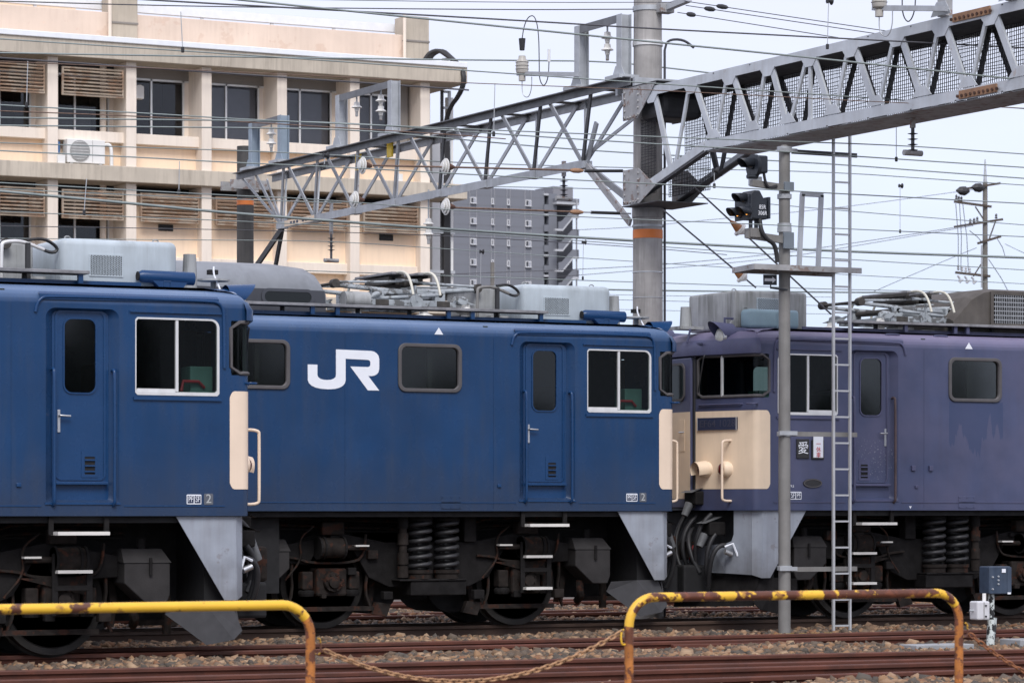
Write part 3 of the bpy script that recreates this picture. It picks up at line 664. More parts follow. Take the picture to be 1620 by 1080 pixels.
        if grille:
            a0, a1, b0, b1 = grille
            MB().box(*sorted((d*a0, d*a1)), v0-.004, v0+.02, b0, b1).build('grille_back', M['black'], b)
            gm = MB(); hh = b1-b0; sl_ = 1.6
            for i in range(-int(hh*sl_/.034)-1, int((a1-a0)/.034)+1):
                x0 = a0+i*.034; t0 = max(0, (a0-x0)/sl_); t1 = min(hh, (a1-x0)/sl_)
                if t1-t0 > .004:
                    for sg in (1, -1):
                        zf_ = (lambda t: b0+t) if sg > 0 else (lambda t: b1-t)
                        gm.bar(P3(x0+t0*sl_, v0-.007, zf_(t0)), P3(x0+t1*sl_, v0-.007, zf_(t1)), .007, .007)
            gm.build('grille', M['roof_grey'], b, kind='stuff')
            MB().ring(rrect(a0-.012,a1+.012,b0-.012,b1+.012,.004,1), rrect(a0,a1,b0,b1,.003,1), side, v0-.010, v0).build('grille_frame', M['roof_grey'], b)
        return b
    if purple:
        b = rbox('roof_box', .14, 1.26, .75, 1.95, 3.80, 4.30, 'roof_grey_dirty', .04, (.48, .92, 4.0, 4.20))
        b['label'] = 'grime-streaked grey roof box behind the headlights'
        rbox('blue_roof_box', .20, .98, .50, .74, 3.80, 4.05, 'ac_bluegrey', .05)
        MB().lathe(P3(.08,.70,3.86), [(.045,-.02),(.05,0),(.045,.02)], 12, 'y').build('pipe_cap', M['roof_grey_dirty'], T)
    else:
        rbox('roof_box', .50, 1.78, .70, 2.1, 3.79, 4.29, 'roof_grey', .07, (1.12, 1.47, 3.915, 4.12))
        sb = rbox('cable_box', 1.98, 2.30, 1.0, 1.8, 3.79, 4.24, 'roof_grey_dirty', .02)
        MB().tube(smoothpath([P3(2.42,.70,3.79),P3(2.42,.70,4.18),P3(2.40,.70,4.22),P3(2.20,.72,4.24),P3(1.95,.75,4.16)],2), .020, 8).build('conduit', M['alu'] if kind == 'A' else M['galv_pole'], T, smooth=60)
        MB().bar(P3(2.14,.70,3.79), P3(2.14,.70,4.22), .045, .045).build('bracket', M['roof_dark'], T)
        MB().tube(smoothpath([P3(2.14,.72,4.25),P3(1.95,.74,4.28),P3(1.78,.76,4.18),P3(1.86,.76,4.12),P3(2.05,.74,4.20)],2), .018, 6).build('cable', M['rubber'], T, smooth=60)
    # ---- walkway along the roof edge
    wk0 = 1.60 if not purple else 1.62
    wo = MB().box(*sorted((d*wk0, d*L)), .34, .60, 3.895, 3.93).build('roof_walkway', M['walkway_grey'], T, bevel=.006)
    us = [1.66, 2.62, 2.95, 4.45, 4.78, 6.2, 7.7] if not purple else [1.68, 2.55, 3.35, 3.55, 4.9, 6.0]
    for u in [x for x in us if x < L]: MB().box(*sorted((d*u, d*(u+.05))), .37, .42, 3.80, 3.895).build('post', PC, wo)
    for u in [2.2, 3.4, 4.1, 5.1, 5.9]:
        if u < L: MB().box(*sorted((d*u, d*(u+.04))), .55, .60, 3.78, 3.895).build('post', M['roof_dark'], wo)
    for u in ([2.10, 2.87] if purple else []):
        MB().tube(smoothpath([P3(u,.22,3.70),P3(u,.16,3.74),P3(u+.02,.16,3.75),P3(u+.20,.16,3.75),P3(u+.22,.16,3.74),P3(u+.22,.22,3.70)],1), .012, 6).build('roof_step', PC, T)
    # notch plate where roof hatch begins
    # roof clutter: cable runs, insulators and bus bars under the pantograph
    cl = MB()
    for k in range(9):
        u = 1.9+k*.45
        if u < L-.3: cl.box(*sorted((d*u, d*(u+random.uniform(.1,.28)))), .8+random.uniform(0,.3), 1.9, 3.78, 3.80+random.uniform(.04,.12))
    cl.build('roof_conduit', M['roof_grey_dirty'], T)
    if L > 5: panto(T, P3, d, 3.28 if not purple else 3.20)
    # ---- ventilator hood on the roof
    if kind == 'B':
        hp = [(.85,3.80),(.85,4.16),(.92,4.28),(1.1,4.40),(1.4,4.44),(1.7,4.40),(1.88,4.28),(1.95,4.16),(1.95,3.80)]
        ends = [(5.02,0.0),(5.06,.0),(5.16,.10),(5.4,.22)]
        hm = MB(); rings = []
        for u, kx in ((4.42,-.18),(4.46,-.08),(4.62,.0),(4.95,.03),(L-1,.03)):
            rings.append([P3(u, v, z+(kx if z > 4.2 else kx*.5 if z > 4.1 else 0)) for v, z in hp])
        n2 = len(hp)
        for a, b in zip(rings, rings[1:]): hm.add(a+b, [(k,k+1,n2+k+1,n2+k) for k in range(n2-1)])
        hm.add(rings[0], [tuple(range(n2))])
        hd = hm.build('ventilator_hood', M['hood_top'], T, smooth=50)
        MB().add([P3(4.415,.843,3.79),P3(L-1,.843,3.79),P3(L-1,.843,4.165),P3(4.44,.843,4.12)], [(0,1,2,3)]).build('hood_side', M['hood_dark'], hd)
        fz = lambda a, b, dep: P3(a, .840-dep, b)
        MB().ring(rrect(4.58,5.28,3.93,4.13,.098,6), rrect(4.62,5.24,3.965,4.095,.064,6), fz, 0, .012).build('vent_rim', M['hood_dark'], hd, smooth=50)
        MB().plate(rrect(4.62,5.24,3.965,4.095,.064,6), [], lambda a, b, dep: fz(a, b, .004)).build('vent_pane', M['glass_dark'], hd)
        MB().add([P3(4.44,.9,4.19),P3(L-1,.9,4.25),P3(L-1,1.1,4.46),P3(4.6,1.1,4.405)], []).v
    if kind == 'C':
        hp = [(.60,3.80),(.60,4.40),(.70,4.44),(2.1,4.44),(2.2,4.40),(2.2,3.80)]
        hm = MB(); rings = []
        for u, k in ((3.5,.42),(3.62,.30),(3.8,.12),(4.0,.02),(4.1,0),(L-1,0)): rings.append([P3(u, v, z-(k if z > 4 else 0)) for v, z in hp])
        n2 = len(hp)
        for a, b in zip(rings, rings[1:]): hm.add(a+b, [(k,k+1,n2+k+1,n2+k) for k in range(n2-1)])
        hm.add(rings[0], [tuple(range(n2))])
        hd = hm.build('ventilator_hood', M['hood_brown'], T, smooth=40)
        MB().box(*sorted((d*4.14, d*5.3)), .595, .62, 3.96, 4.37).build('grille_back', M['black'], hd)
        MB().ring(rrect(4.10,5.34,3.92,4.41,.01,1), rrect(4.15,5.29,3.97,4.36,.01,1), side, .575, .60).build('grille_frame', M['hood_brown'], hd)
        for k in range(6): MB().bar(P3(4.15,.585,4.02+k*.06), P3(5.29,.585,4.02+k*.06), .012, .010).build('grille_bar', M['galv'], hd)
        for k in range(38): MB().bar(P3(4.18+k*.03,.580,3.97), P3(4.18+k*.03,.580,4.36), .006, .006).build('grille_bar', M['galv'], hd)
    if kind == 'A':
        hm = MB().lathe(P3(2.65,1.4,3.79), [(.30,0),(.30,.1),(.25,.25),(.15,.36),(.03,.42)], 18).build('ventilator_hood', M['hood_dark'], T, smooth=50)
    # ---- skirt plate under the nose
    sp = [(u+.02, v+.04) for u, v in plan()[1:]][: (n//2)]
    SK = M['skirt_grey']
    sk = MB().add([P3(.78,.04,1.425),P3(.13,.04,1.425),P3(.11,.05,.56),P3(.24,.05,.56)], [(0,1,2,3)])
    sk.add([P3(.13,.04,1.425),P3(.02,.14,1.425),P3(.02,.14,.60),P3(.11,.05,.56)], [(0,1,2,3)])
    sk.add([P3(.02,.14,1.425),P3(-.075,.42,1.425),P3(-.075,.42,1.12),P3(-.088,.455,1.03),P3(-.12,.55,1.0),P3(-.12,.55,.615),P3(.02,.14,.60)], [(0,1,2,3,4,5,6)])
    sk.add([P3(-.12,.55,1.0),P3(-.20,.78,.98),P3(-.27,1.4,.92),P3(-.27,1.4,.64),P3(-.20,.78,.62),P3(-.12,.55,.615)], [(0,1,2,3,4,5)])
    so_ = sk.build('skirt_plate', SK, T); mo = so_.modifiers.new('solid','SOLIDIFY'); mo.thickness = .012; sk = MB()
    sk.add([P3(.78,W-.04,1.425),P3(.13,W-.04,1.425),P3(.11,W-.05,.56),P3(.24,W-.05,.56)], [(0,1,2,3)])
    so_ = sk.build('skirt_plate', M['bogie'], T); mo = so_.modifiers.new('solid','SOLIDIFY'); mo.thickness = .012  # far skirt in near-black, its shade put into the colour
    # snow plough blade, dark
    pm = MB().add([P3(.76,.25,.54),P3(.45,.15,.56),P3(.14,.15,.56),P3(.02,.12,.24),P3(.12,.10,.15),P3(.40,.15,.10),P3(.80,.30,.42)], [(0,1,6),(1,2,3,4),(1,4,5,6)])
    pm.add([P3(.12,.12,.58),P3(-.30,1.4,.58),P3(-.40,1.4,.16),P3(.04,.12,.20)], [(0,1,2,3)])
    po_ = pm.build('rail_guard', M['bogie'] if purple else M['guard_grey'], T); mo = po_.modifiers.new('solid','SOLIDIFY'); mo.thickness = .015
    # added dark boxes that block bright gaps behind the skirt and far windscreen
    MB().box(*sorted((d*.06, d*.40)), .22, W-.22, .30, 1.40).build('gap_blocker', M['black'], T)
    MB().box(*sorted((d*.02, d*.30)), 1.72, W-.14, 1.6, 3.56).box(*sorted((d*-.12, d*.03)), 1.72, W-.5, 1.6, 3.43).build('cab_light_blocker', M['seat_black'], T)
    # weld seams of the body plates
    for u in ((2.55, 4.55, 6.9, 9.2) if not purple else (2.6, 4.35, 6.8)):
        if u < L: MB().bar(P3(u,-.0015,1.46), P3(u,-.0015,3.55), .004, .005).build('weld_seam', PT, body)
    # ---- coupler, hoses and jumper boxes at the nose
    MB().box(*sorted((d*-.08, d*-.58)), .85, 1.95, .34, .72).build('coupling_gap_blocker', M['black'], T, bevel=.03)  # added black box that blocks the bright gap under the coupler
    cp = MB().box(*sorted((d*-.05, d*-.60)), 1.25, 1.55, .78, 1.02).box(*sorted((d*-.5, d*-.72)), 1.15, 1.65, .72, 1.10)
    cp.build('coupler', M['bogie_brown'], T, bevel=.04)
    hoses = [((-.20,.95,1.30),(-.32,.95,1.0),(-.40,.98,.75),(-.42,1.02,.55)),((-.24,.62,1.12),(-.40,.62,.95),(-.36,.66,.70),(-.30,.72,.52)),((-.25,1.08,1.35),(-.50,1.1,1.15),(-.52,1.1,.85),(-.30,1.1,.60)),((-.16,.50,.98),(-.36,.50,1.0),(-.38,.55,.72),(-.30,.7,.45))]
    hoses += [((-.22,.75,1.38),(-.48,.78,1.2),(-.44,.85,.8),(-.3,.95,.5)),((-.26,1.15,1.20),(-.46,1.0,1.1),(-.5,.9,.9),(-.34,.85,.62)),((-.3,1.3,1.35),(-.55,1.3,1.0),(-.5,1.2,.7),(-.3,1.0,.4))]
    for h in hoses: MB().tube(bez(*[P3(*q) for q in h], 10), .032, 8).build('brake_hose', M['rubber'], T, smooth=60)
    MB().tube(bez(P3(-.22,1.0,.98),P3(-.42,1.0,1.0),P3(-.38,1.05,.8),P3(-.30,1.05,.55),8), .026, 8).build('brake_hose', M['hose_red'], T, smooth=60)
    v1 = MB().cyl(P3(-.12,.42,.86), P3(-.22,.42,.90), .036, .032, 12).build('air_cock', M['steel'], T, smooth=50)
    MB().tube([P3(-.22,.42,.96),P3(-.12,.38,1.0),P3(-.06,.36,.84)], .016, 6).build('lever', M['white_mark'], v1)
    for (u, v, z, w_) in ((-.34,.72,1.20,.24),(-.40,1.0,1.60 if purple else 1.35,.3)):
        jb = MB().box(*sorted((d*(u), d*(u+.25))), v-w_/2, v+w_/2, z-.10, z+.08).build('jumper_box', M['bogie'], T, bevel=.02)
        MB().add([P3(u-.06,v-w_/2,z+.06),P3(u-.06,v+w_/2,z+.06),P3(u+.20,v+w_/2,z+.15),P3(u+.20,v-w_/2,z+.15)], [(0,1,2,3)]).build('lid', M['lid_grey'], jb)
        MB().cyl(P3(u+.0,v,z-.08), P3(u-.08,v,z-.24), .06, .045, 12).build('plug', M['lid_grey'], jb, smooth=50)
    # bolted hatch plates low on the side, small lugs
    for u0 in ((3.0, 6.4) if kind == 'B' else (3.15, 6.6) if purple else (3.6,)):
        hp0 = MB().box(*sorted((d*u0, d*(u0+.27))), -.007, .0, 1.455, 1.62).build('hatch_plate', PT, body, bevel=.003)
        for a, b in ((.02,.02),(.135,.02),(.25,.02),(.02,.145),(.135,.145),(.25,.145)): MB().lathe(P3(u0+a,-.007,1.455+b), [(.010,0),(.008,-.006)], 6, 'y').build('bolt', PT, hp0)
    for u0, z0 in ((2.45, 1.72),): MB().box(*sorted((d*u0, d*(u0+.05))), -.02, 0, z0, z0+.04).build('lug', PC, body, bevel=.006)
    MB().tube(smoothpath([P3(.02,.02,2.80),P3(-.01,-.04,2.80),P3(-.09,-.02,2.80),P3(-.11,.06,2.80)],2), .012, 6).build('grab_bar', PC, T, smooth=60)
    # ---- steps below the door
    st = MB().bar(P3(1.55,.0,1.255), P3(2.10,.0,1.255), .22, .035).build('door_step', M['step_white'], T)
    for u in (1.53, 2.12): MB().bar(P3(u,.05,1.43), P3(u,.05,1.24), .03, .05).build('bracket', M['bogie'], st)
    bogie(T, P3, d, 3.20, True)
    c2 = L-3.2
    if L > 9: bogie(T, P3, d, 8.9, False)
    # underframe mass between the bogies
    MB().box(*sorted((d*.35, d*(L-.05))), 1.0, 1.9, .33, 1.42).box(*sorted((d*5.3, d*min(L-.1,7.2))), .25, 1.5, .45, 1.40).build('underframe', M['black'], T)
    MB().box(*sorted((d*.3, d*(L-.05))), .08, W-.08, 1.36, 1.432).build('floor_frame', M['black'], T)
    return T, P3, body

def coil(p, R_, H, turns, r, n=9):
    pts = []
    N_ = int(turns*14)
    for i in range(N_+1):
        a = 2*math.pi*i*turns/N_; t = i/N_
        pts.append(Vector(p)+Vector((R_*math.cos(a), R_*math.sin(a), H*t)))
    return MB().tube(pts, r, 7)
def bogie(T, P3, d, uc, near):
    BG, BB = M['bogie'], M['bogie_brown']
    xs = lambda a, b: sorted((d*a, d*b))
    # side frame: a plate with arched undersides, both sides
    prof = [(uc-1.95,1.02),(uc-1.95,.80),(uc-1.62,.78),(uc-1.50,.98),(uc-1.05,.98),(uc-.82,.62),(uc-.55,.50),(uc+.55,.50),(uc+.82,.62),(uc+1.05,.98),(uc+1.50,.98),(uc+1.62,.78),(uc+1.95,.80),(uc+1.95,1.02),(uc+1.2,1.16),(uc+.6,1.05),(uc-.6,1.05),(uc-1.2,1.16)]
    fr = None
    for v0, v1 in ((.46,.56),(2.24,2.34)):
        b = MB().prism(prof, lambda a, c: P3(a, v0, c), lambda a, c: P3(a, v1, c))
        o = b.build('bogie_frame', BG, T, bevel=.012)
        fr = fr or o
    for du in (-1.33, 1.33):
        u = uc+du
        for v0 in (.74, 1.86):
            wm = MB().lathe(P3(u, v0, .55), [(.10,-.05),(.12,-.02),(.20,.0),(.40,.015),(.44,.0),(.47,-.012),(.548,-.012),(.55,.0),(.552,.10),(.58,.105),(.58,.13),(.10,.135)], 48, 'y')
            wo = wm.build('wheel', M['wheel'], T, smooth=35)
            if v0 < 1: MB().lathe(P3(u, v0-.013, .55), [(.468,0),(.474,-.006),(.48,0)], 48, 'y').build('tyre_line', M['bogie'], wo)
        MB().cyl(P3(u,.8,.55), P3(u,2.0,.55), .09, None, 12).build('axle', BG, T)
        if not near and du: pass
        # axle box with its guides
        ab = MB().box(*xs(u-.20,u+.20), .42, .70, .40, .74).build('axle_box', BB, T, bevel=.03)
        MB().lathe(P3(u,.42,.57), [(.02,-.09),(.07,-.085),(.075,-.05),(.115,-.05),(.125,-.02),(.125,.02)], 12, 'y').build('end_cap', BB, ab, smooth=30)
        for k in range(8):
            a = R(45*k+20); MB().cyl(P3(u+.098*math.cos(a),.375,.57+.098*math.sin(a)), P3(u+.098*math.cos(a),.355,.57+.098*math.sin(a)), .013, None, 6).build('bolt', BB, ab)
        for k in (-1, 1):
            MB().box(*xs(u+k*.31-.07,u+k*.31+.07), .44, .60, .48, .70).build('guide_block', BB, ab, bevel=.02)
            MB().lathe(P3(u+k*.30,.52,.40), [(.09,0),(.10,.03),(.10,.06),(.07,.08)], 12).build('rubber_seat', BG, ab)
        # brake cylinder and linkage
        s2 = 1 if du < 0 else -1
        bc = MB().cyl(P3(u+s2*.12,.36,.985), P3(u-s2*.20,.36,.985), .125, None, 18).build('brake_cylinder', BB, T, smooth=40)
        for uu in (.12, -.14, -.20): MB().cyl(P3(u+s2*uu,.36,.985), P3(u+s2*(uu-.025),.36,.985), .140, None, 18).build('flange', BG, bc)
        MB().cyl(P3(u+s2*.12,.36,.985), P3(u+s2*.42,.36,.985), .035, None, 10).build('push_rod', BB, bc)
        MB().box(*xs(u+s2*.26,u+s2*.44), .30, .40, 1.00, 1.02).build('rod_tag', M['step_white'], bc)
        MB().box(*xs(u-.15,u+.15), .38, .52, 1.14, 1.30).build('valve_box', BB, T, bevel=.02)
        MB().tube(smoothpath([P3(u-.45,.42,1.15),P3(u-.42,.42,.90),P3(u-.30,.42,.80),P3(u+.3,.42,.80),P3(u+.45,.42,.86),P3(u+.7,.42,.88)],2), .018, 6).build('air_pipe', BB, T, smooth=60)
        # brake shoes
        for k in (-1, 1):
            MB().prism([(u+k*.60,.75),(u+k*.66,.75),(u+k*.70,.55),(u+k*.66,.28),(u+k*.60,.28),(u+k*.62,.5)], lambda a, c: P3(a,.70,c), lambda a, c: P3(a,.84,c)).build('brake_shoe', BB, T)
    # lower tie bar
    MB().bar(P3(uc-1.75,.50,.245), P3(uc-.55,.50,.245), .04, .055).build('tie_bar', BB, T)
    MB().bar(P3(uc+.55,.50,.245), P3(uc+1.75,.50,.245), .04, .055).build('tie_bar', BB, T)
    for k in (-.62, .62):
        MB().prism([(uc+k-.10,.30),(uc+k+.10,.32),(uc+k+.16,.18),(uc+k-.04,.14)], lambda a, c: P3(a,.46,c), lambda a, c: P3(a,.54,c)).build('hanger', M['bogie_brown'], T)
    # secondary coil springs, their seat and damper
    for k in (-.185, .185):
        co = coil(P3(uc+k,.36,.70), .132, .62, 6.2, .030).build('coil_spring', M['spring_black'], T, smooth=60)
        MB().lathe(P3(uc+k,.36,.60), [(.15,0),(.15,.06),(.165,.07),(.165,.11)], 20).build('spring_cup', M['bogie_brown'], co, smooth=40)
        MB().lathe(P3(uc+k,.36,1.31), [(.165,0),(.165,.03),(.14,.10)], 20).build('spring_cap', BG, co, smooth=40)
    MB().box(*xs(uc-.40,uc+.52), .22, .52, .575,.60).box(*xs(uc-.40,uc+.36), .24, .50, .40, .575).build('spring_seat', BG, T, bevel=.015)
    dm = MB().cyl(P3(uc+.44,.30,.68), P3(uc+.44,.30,1.38), .05, None, 12).build('damper', BB, T, smooth=50)
    for z in (.62, .78, 1.02, 1.22): MB().cyl(P3(uc+.44,.30,z), P3(uc+.44,.30,z+.14), .068, None, 12).build('sleeve', BG if z > 1.1 else BB, dm, smooth=50)
    # traction motor masses between the wheels
    MB().cyl(P3(uc-.55,.95,.52), P3(uc-.55,1.85,.52), .36, None, 18).cyl(P3(uc+.55,.95,.52), P3(uc+.55,1.85,.52), .36, None, 18).box(*xs(uc-.8,uc+.8), 1.0, 1.8, .6, 1.2).build('traction_motor', M['black'], T)
    # pipe runs, cable clips and small gear hung on the frame
    rr_ = random.Random(11 if d < 0 else 12)
    for k in range(5):
        z = 1.20+k*.045; v_ = .62+.07*(k % 3); MB().tube(smoothpath([P3(uc-2.1,v_,z), P3(uc-.9,v_,z+.01), P3(uc-.7,v_,z-.05*(k%2)), P3(uc+.7,v_,z-.03), P3(uc+2.0,v_,z+.02)],1), .014+.006*(k%2), 6).build('air_pipe', BB if k % 2 else BG, T, smooth=60)
    for k in range(16):
        u_ = uc+rr_.uniform(-1.9,1.9); z = rr_.choice((1.10,1.22,.90,.70,.40)); s_ = rr_.uniform(.03,.08)
        if abs(u_-uc) > .55: MB().box(*xs(u_-s_,u_+s_), .40, .50, z-s_*.8, z+s_*.8).build('frame_lug', rr_.choice((BG,BB)), T, bevel=.01)
    for du in (-1.33, 1.33):
        for k in (-1, 1):
            u_ = uc+du+k*.46; MB().tube(smoothpath([P3(u_,.50,1.0),P3(u_+k*.05,.50,.72),P3(u_+k*.02,.52,.45),P3(u_+k*.1,.52,.24)],1), .022, 6).build('brake_hanger', BB, T, smooth=60)
        MB().tube(smoothpath([P3(uc+du+.25,.40,1.25),P3(uc+du+.45,.40,1.10),P3(uc+du+.40,.40,.85),P3(uc+du+.62,.42,.60)],2), .014, 6).build('air_pipe', BB, T, smooth=60)
    MB().box(*xs(uc-.62,uc-.45), .40, .55, 1.05, 1.40).build('stop_block', BG, T, bevel=.01)
    if near:
        # sand box with sloping lid, boarding ladder
        pr = [(1.27,1.10),(.78,1.10),(.75,1.00),(.75,.62),(.80,.52),(1.05,.52),(1.27,.78)]
        for v0 in (.30,):
            pm = MB()
            pts = [(1.25,.95),(.75,.95),(.75,.62),(.79,.52),(1.00,.52),(1.25,.74)]
            pm.prism(pts, lambda a, c: P3(a,.28,c), lambda a, c: P3(a,.62,c)); sb = pm.build('sand_box', M['bogie_grey'], T, bevel=.012)
            MB().add([P3(1.26,.27,.95),P3(.74,.27,.95),P3(.74,.63,.97),P3(1.26,.63,.97),P3(1.24,.40,1.09),P3(.80,.40,1.09),P3(.80,.62,1.10),P3(1.24,.62,1.10)], [(0,1,5,4),(4,5,6,7),(0,4,7,3),(1,2,6,5),(2,3,7,6)]).build('lid', M['bogie_grey'], sb)
            MB().bar(P3(.97,.262,1.0), P3(.97,.262,.82), .02, .03).build('latch', BG, sb)
            MB().cyl(P3(1.0,.45,1.09), P3(1.0,.45,1.2), .05, None, 10).build('filler_neck', BG, sb)
            m2 = 2*uc
            pm = MB().prism([(m2-a, c) for a, c in pts], lambda a, c: P3(a,.28,c), lambda a, c: P3(a,.62,c)); sb2 = pm.build('sand_box', M['bogie_grey'], T, bevel=.012)
            MB().add([P3(m2-1.26,.27,.95),P3(m2-.74,.27,.95),P3(m2-.74,.63,.97),P3(m2-1.26,.63,.97),P3(m2-1.24,.40,1.09),P3(m2-.80,.40,1.09),P3(m2-.80,.62,1.10),P3(m2-1.24,.62,1.10)], [(0,1,5,4),(4,5,6,7),(0,4,7,3),(1,2,6,5),(2,3,7,6)]).build('lid', M['bogie_grey'], sb2)
            MB().bar(P3(m2-.97,.262,1.0), P3(m2-.97,.262,.82), .02, .03).build('latch', BG, sb2)
            MB().tube(smoothpath([P3(1.1,.45,.56),P3(1.1,.45,.45),P3(1.05,.5,.36),P3(1.0,.7,.30)],1), .05, 8).build('sand_pipe', BB, sb)
        ld = MB().bar(P3(1.62,.30,1.05), P3(1.62,.30,.42), .02, .06).bar(P3(1.99,.30,1.05), P3(1.99,.30,.42), .02, .06).build('boarding_ladder', BG, T)
        MB().add([P3(1.70,.33,1.12),P3(1.88,.33,1.12),P3(1.99,.33,.98),P3(1.99,.33,.85),P3(1.62,.33,.85),P3(1.62,.33,.98)], [(0,1,2,3,4,5)]).build('back_plate', BG, ld)
        for z in (.865, .47): MB().bar(P3(1.62,.28,z), P3(1.99,.28,z), .16, .032).build('tread', M['step_white'], ld)
        MB().bar(P3(1.62,.30,.70), P3(1.99,.30,.70), .03, .05).build('cross_bar', BG, ld)
        MB().cyl(P3(.62,.72,.2), P3(.62,.72,.6), .05, None, 8).bar(P3(.3,.72,.32), P3(1.0,.72,.32), .05, .06).build('rail_pipe', BB, T)
        MB().prism([(1.62,.80),(1.62,.62),(2.35,.80)], lambda a, c: P3(a,.40,c), lambda a, c: P3(a,.44,c)).build('gusset', BB, T)
def panto(T, P3, d, uc):
    G, D, C_ = M['panto_grey'], M['panto_dark'], M['panto_cream']
    zb = 3.94
    base = MB()
    for v in (.80, 2.0): base.bar(P3(uc-.60,v,4.0), P3(uc+.60,v,4.0), .07, .075)
    for u in (-.58, 0, .58): base.bar(P3(uc+u,.80,4.0), P3(uc+u,2.0,4.0), .06, .06)
    po = base.build('pantograph', G, T, bevel=.006)
    for u in (-.75, .75):
        for v in (.80, 2.0):
            MB().lathe(P3(uc+u,v,3.78), [(.07,0),(.06,.10),(.11,.12),(.13,.14),(.12,.16),(.06,.18),(.05,.22)], 16).build('insulator', M['porcelain'], po, smooth=40)
            MB().add([P3(uc+u-.10,v-.08,4.0),P3(uc+u+.10,v-.08,4.0),P3(uc+u*.75,v-.08,4.10),P3(uc+u*.75+.05,v-.08,4.10),P3(uc+u-.10,v+.08,4.0),P3(uc+u+.10,v+.08,4.0),P3(uc+u*.75,v+.08,4.10)], [(0,1,3,2),(4,5,6)]).build('bracket', G, po)
            MB().tube(smoothpath([P3(uc+u,v,4.0),P3(uc+u,v,4.07),P3(uc+u*.80,v,4.07),P3(uc+u*.72,v,4.0)],1), .035, 8).build('foot', G, po, smooth=50)
    for u in (-.42, .42):
        MB().box(*sorted((d*(uc+u-.09), d*(uc+u+.09))), .76, .84, 3.965, 4.035).build('name_plate', D, po)
        MB().box(*sorted((d*(uc+u-.07), d*(uc+u+.07))), .85, 1.0, 4.0, 4.17).box(*sorted((d*(uc+u-.07), d*(uc+u+.07))), 1.85, 2.0, 4.0, 4.17).build('shaft_bearing', G, po, bevel=.01)
        MB().cyl(P3(uc+u,.85,4.12), P3(uc+u,2.0,4.12), .035, None, 10).build('main_shaft', D, po)
    MB().cyl(P3(uc-.05,.755,4.02), P3(uc-.05,.80,4.02), .085, None, 18).build('pivot_disc', G, po, smooth=40)
    MB().bar(P3(uc-.05,.77,4.02), P3(uc-.03,.77,4.22), .05, .02).build('link', G, po)
    for v in (.95, 1.85):
        for sg in (-1, 1):
            # lower arm to the knuckle, upper arm back to the head
            MB().tube([P3(uc-sg*.42,v,4.12), P3(uc+sg*.98,v,4.205)], [.036,.024], 8).build('lower_arm', G, po, smooth=50)
            MB().tube([P3(uc+sg*.98,v,4.245), P3(uc+sg*.35,v,4.265), P3(uc-sg*.15,v,4.30)], .016, 8).build('upper_arm', G, po, smooth=50)
            MB().cyl(P3(uc+sg*.98,v-.05,4.225), P3(uc+sg*.98,v+.05,4.225), .055, None, 14).build('knuckle', D, po, smooth=40)
    for sg in (-1, 1):
        MB().cyl(P3(uc+sg*.98,.95,4.225), P3(uc+sg*.98,1.85,4.225), .02, None, 8).build('cross_tube', D, po)
        MB().tube([P3(uc+sg*.9,.95,4.22), P3(uc+sg*.2,1.85,4.28)], .016, 6).build('brace', G, po)
        MB().cyl(P3(uc-sg*.1,1.1,4.05), P3(uc+sg*.55,1.1,4.06), .05, None, 10).build('spring_tube', G, po, smooth=50)
    MB().tube([P3(uc+.5,.86,4.05), P3(uc-.42,.86,4.12)], .022, 8).build('stay', G, po, smooth=50)
    # collector head: two bows with horns curling down at the ends
    for k, u in enumerate((-.20, .17)):
        bo = MB().bar(P3(uc+u,.85,4.375), P3(uc+u,1.95,4.375), .16, .03).build('collector_strip', M['walkway_grey'], po, bevel=.006)
        MB().bar(P3(uc+u-.07,.85,4.345), P3(uc+u-.07,1.95,4.345), .03, .04).build('strip_carrier', D, bo)
        for sg in (0, 1):
            mv = (lambda v: W-v) if sg else (lambda v: v)
            MB().tube(smoothpath([P3(uc+u,mv(.90),4.38), P3(uc+u,mv(.72),4.385), P3(uc+u,mv(.56),4.34), P3(uc+u,mv(.46),4.22), P3(uc+u,mv(.40),4.08)],2), .017, 8).build('horn', C_, bo, smooth=60)
    hd = MB()
    for k in range(7): hd.box(*sorted((d*(uc-.25+k*.07), d*(uc-.20+k*.07))), 1.0+.1*(k%3), 1.7-.1*(k%2), 4.25, 4.34)
    hd.build('head_linkage', D, po)
    # air cylinder and hoses at one end
    MB().cyl(P3(uc+.95,.75,4.02), P3(uc+.62,.75,4.02), .10, None, 16).build('air_cylinder', M['roof_grey_dirty'], po, smooth=40)
    MB().tube(smoothpath([P3(uc+.62,.78,4.03),P3(uc+.5,.80,4.10),P3(uc+.42,.80,4.12)],1), .03, 8).build('push_rod', G, po)
# extra materials
mat('rail_purple', (.075,.052,.055), .7, var=.3, scale=8)
mat('bogie_grey', (.034,.032,.032), .75, spec=.2, var=.2, scale=5, bump=.15)
mat('guard_grey', (.050,.050,.054), .75, var=.2, scale=5)
mat('rust_dark', (.075,.038,.026), .85, var=.4, scale=14)
mat('step_white', (.68,.66,.62), .55, var=.08)
mat('hose_red', (.22,.015,.018), .5, var=.1)
mat('red_lens', (.12,.006,.008), .15, var=0)
mat('lamp_lens', (.55,.55,.5), .08, var=0)
mat('ac_bluegrey', (.22,.32,.37), .5, var=.06, streak=.15)
glassmat('glass_eng', (.32,.33,.31), .85, .06)

# ---- the three engines
LA, PA, BA = loco('clean blue locomotive with a white-framed cab window, leftmost and nearest to the camera', 12.67, 30.25, -.05, -1, 9.0, 'A')
LB, PB, BB_ = loco('blue locomotive carrying a large white JR logo, behind the leftmost one', 20.26, 34.51, 0, -1, 14.0, 'B')
LC, PC_, BC = loco('faded purple locomotive with a cream nose, partly behind the signal mast', 21.50, 34.51, .01, 1, 11.0, 'C')

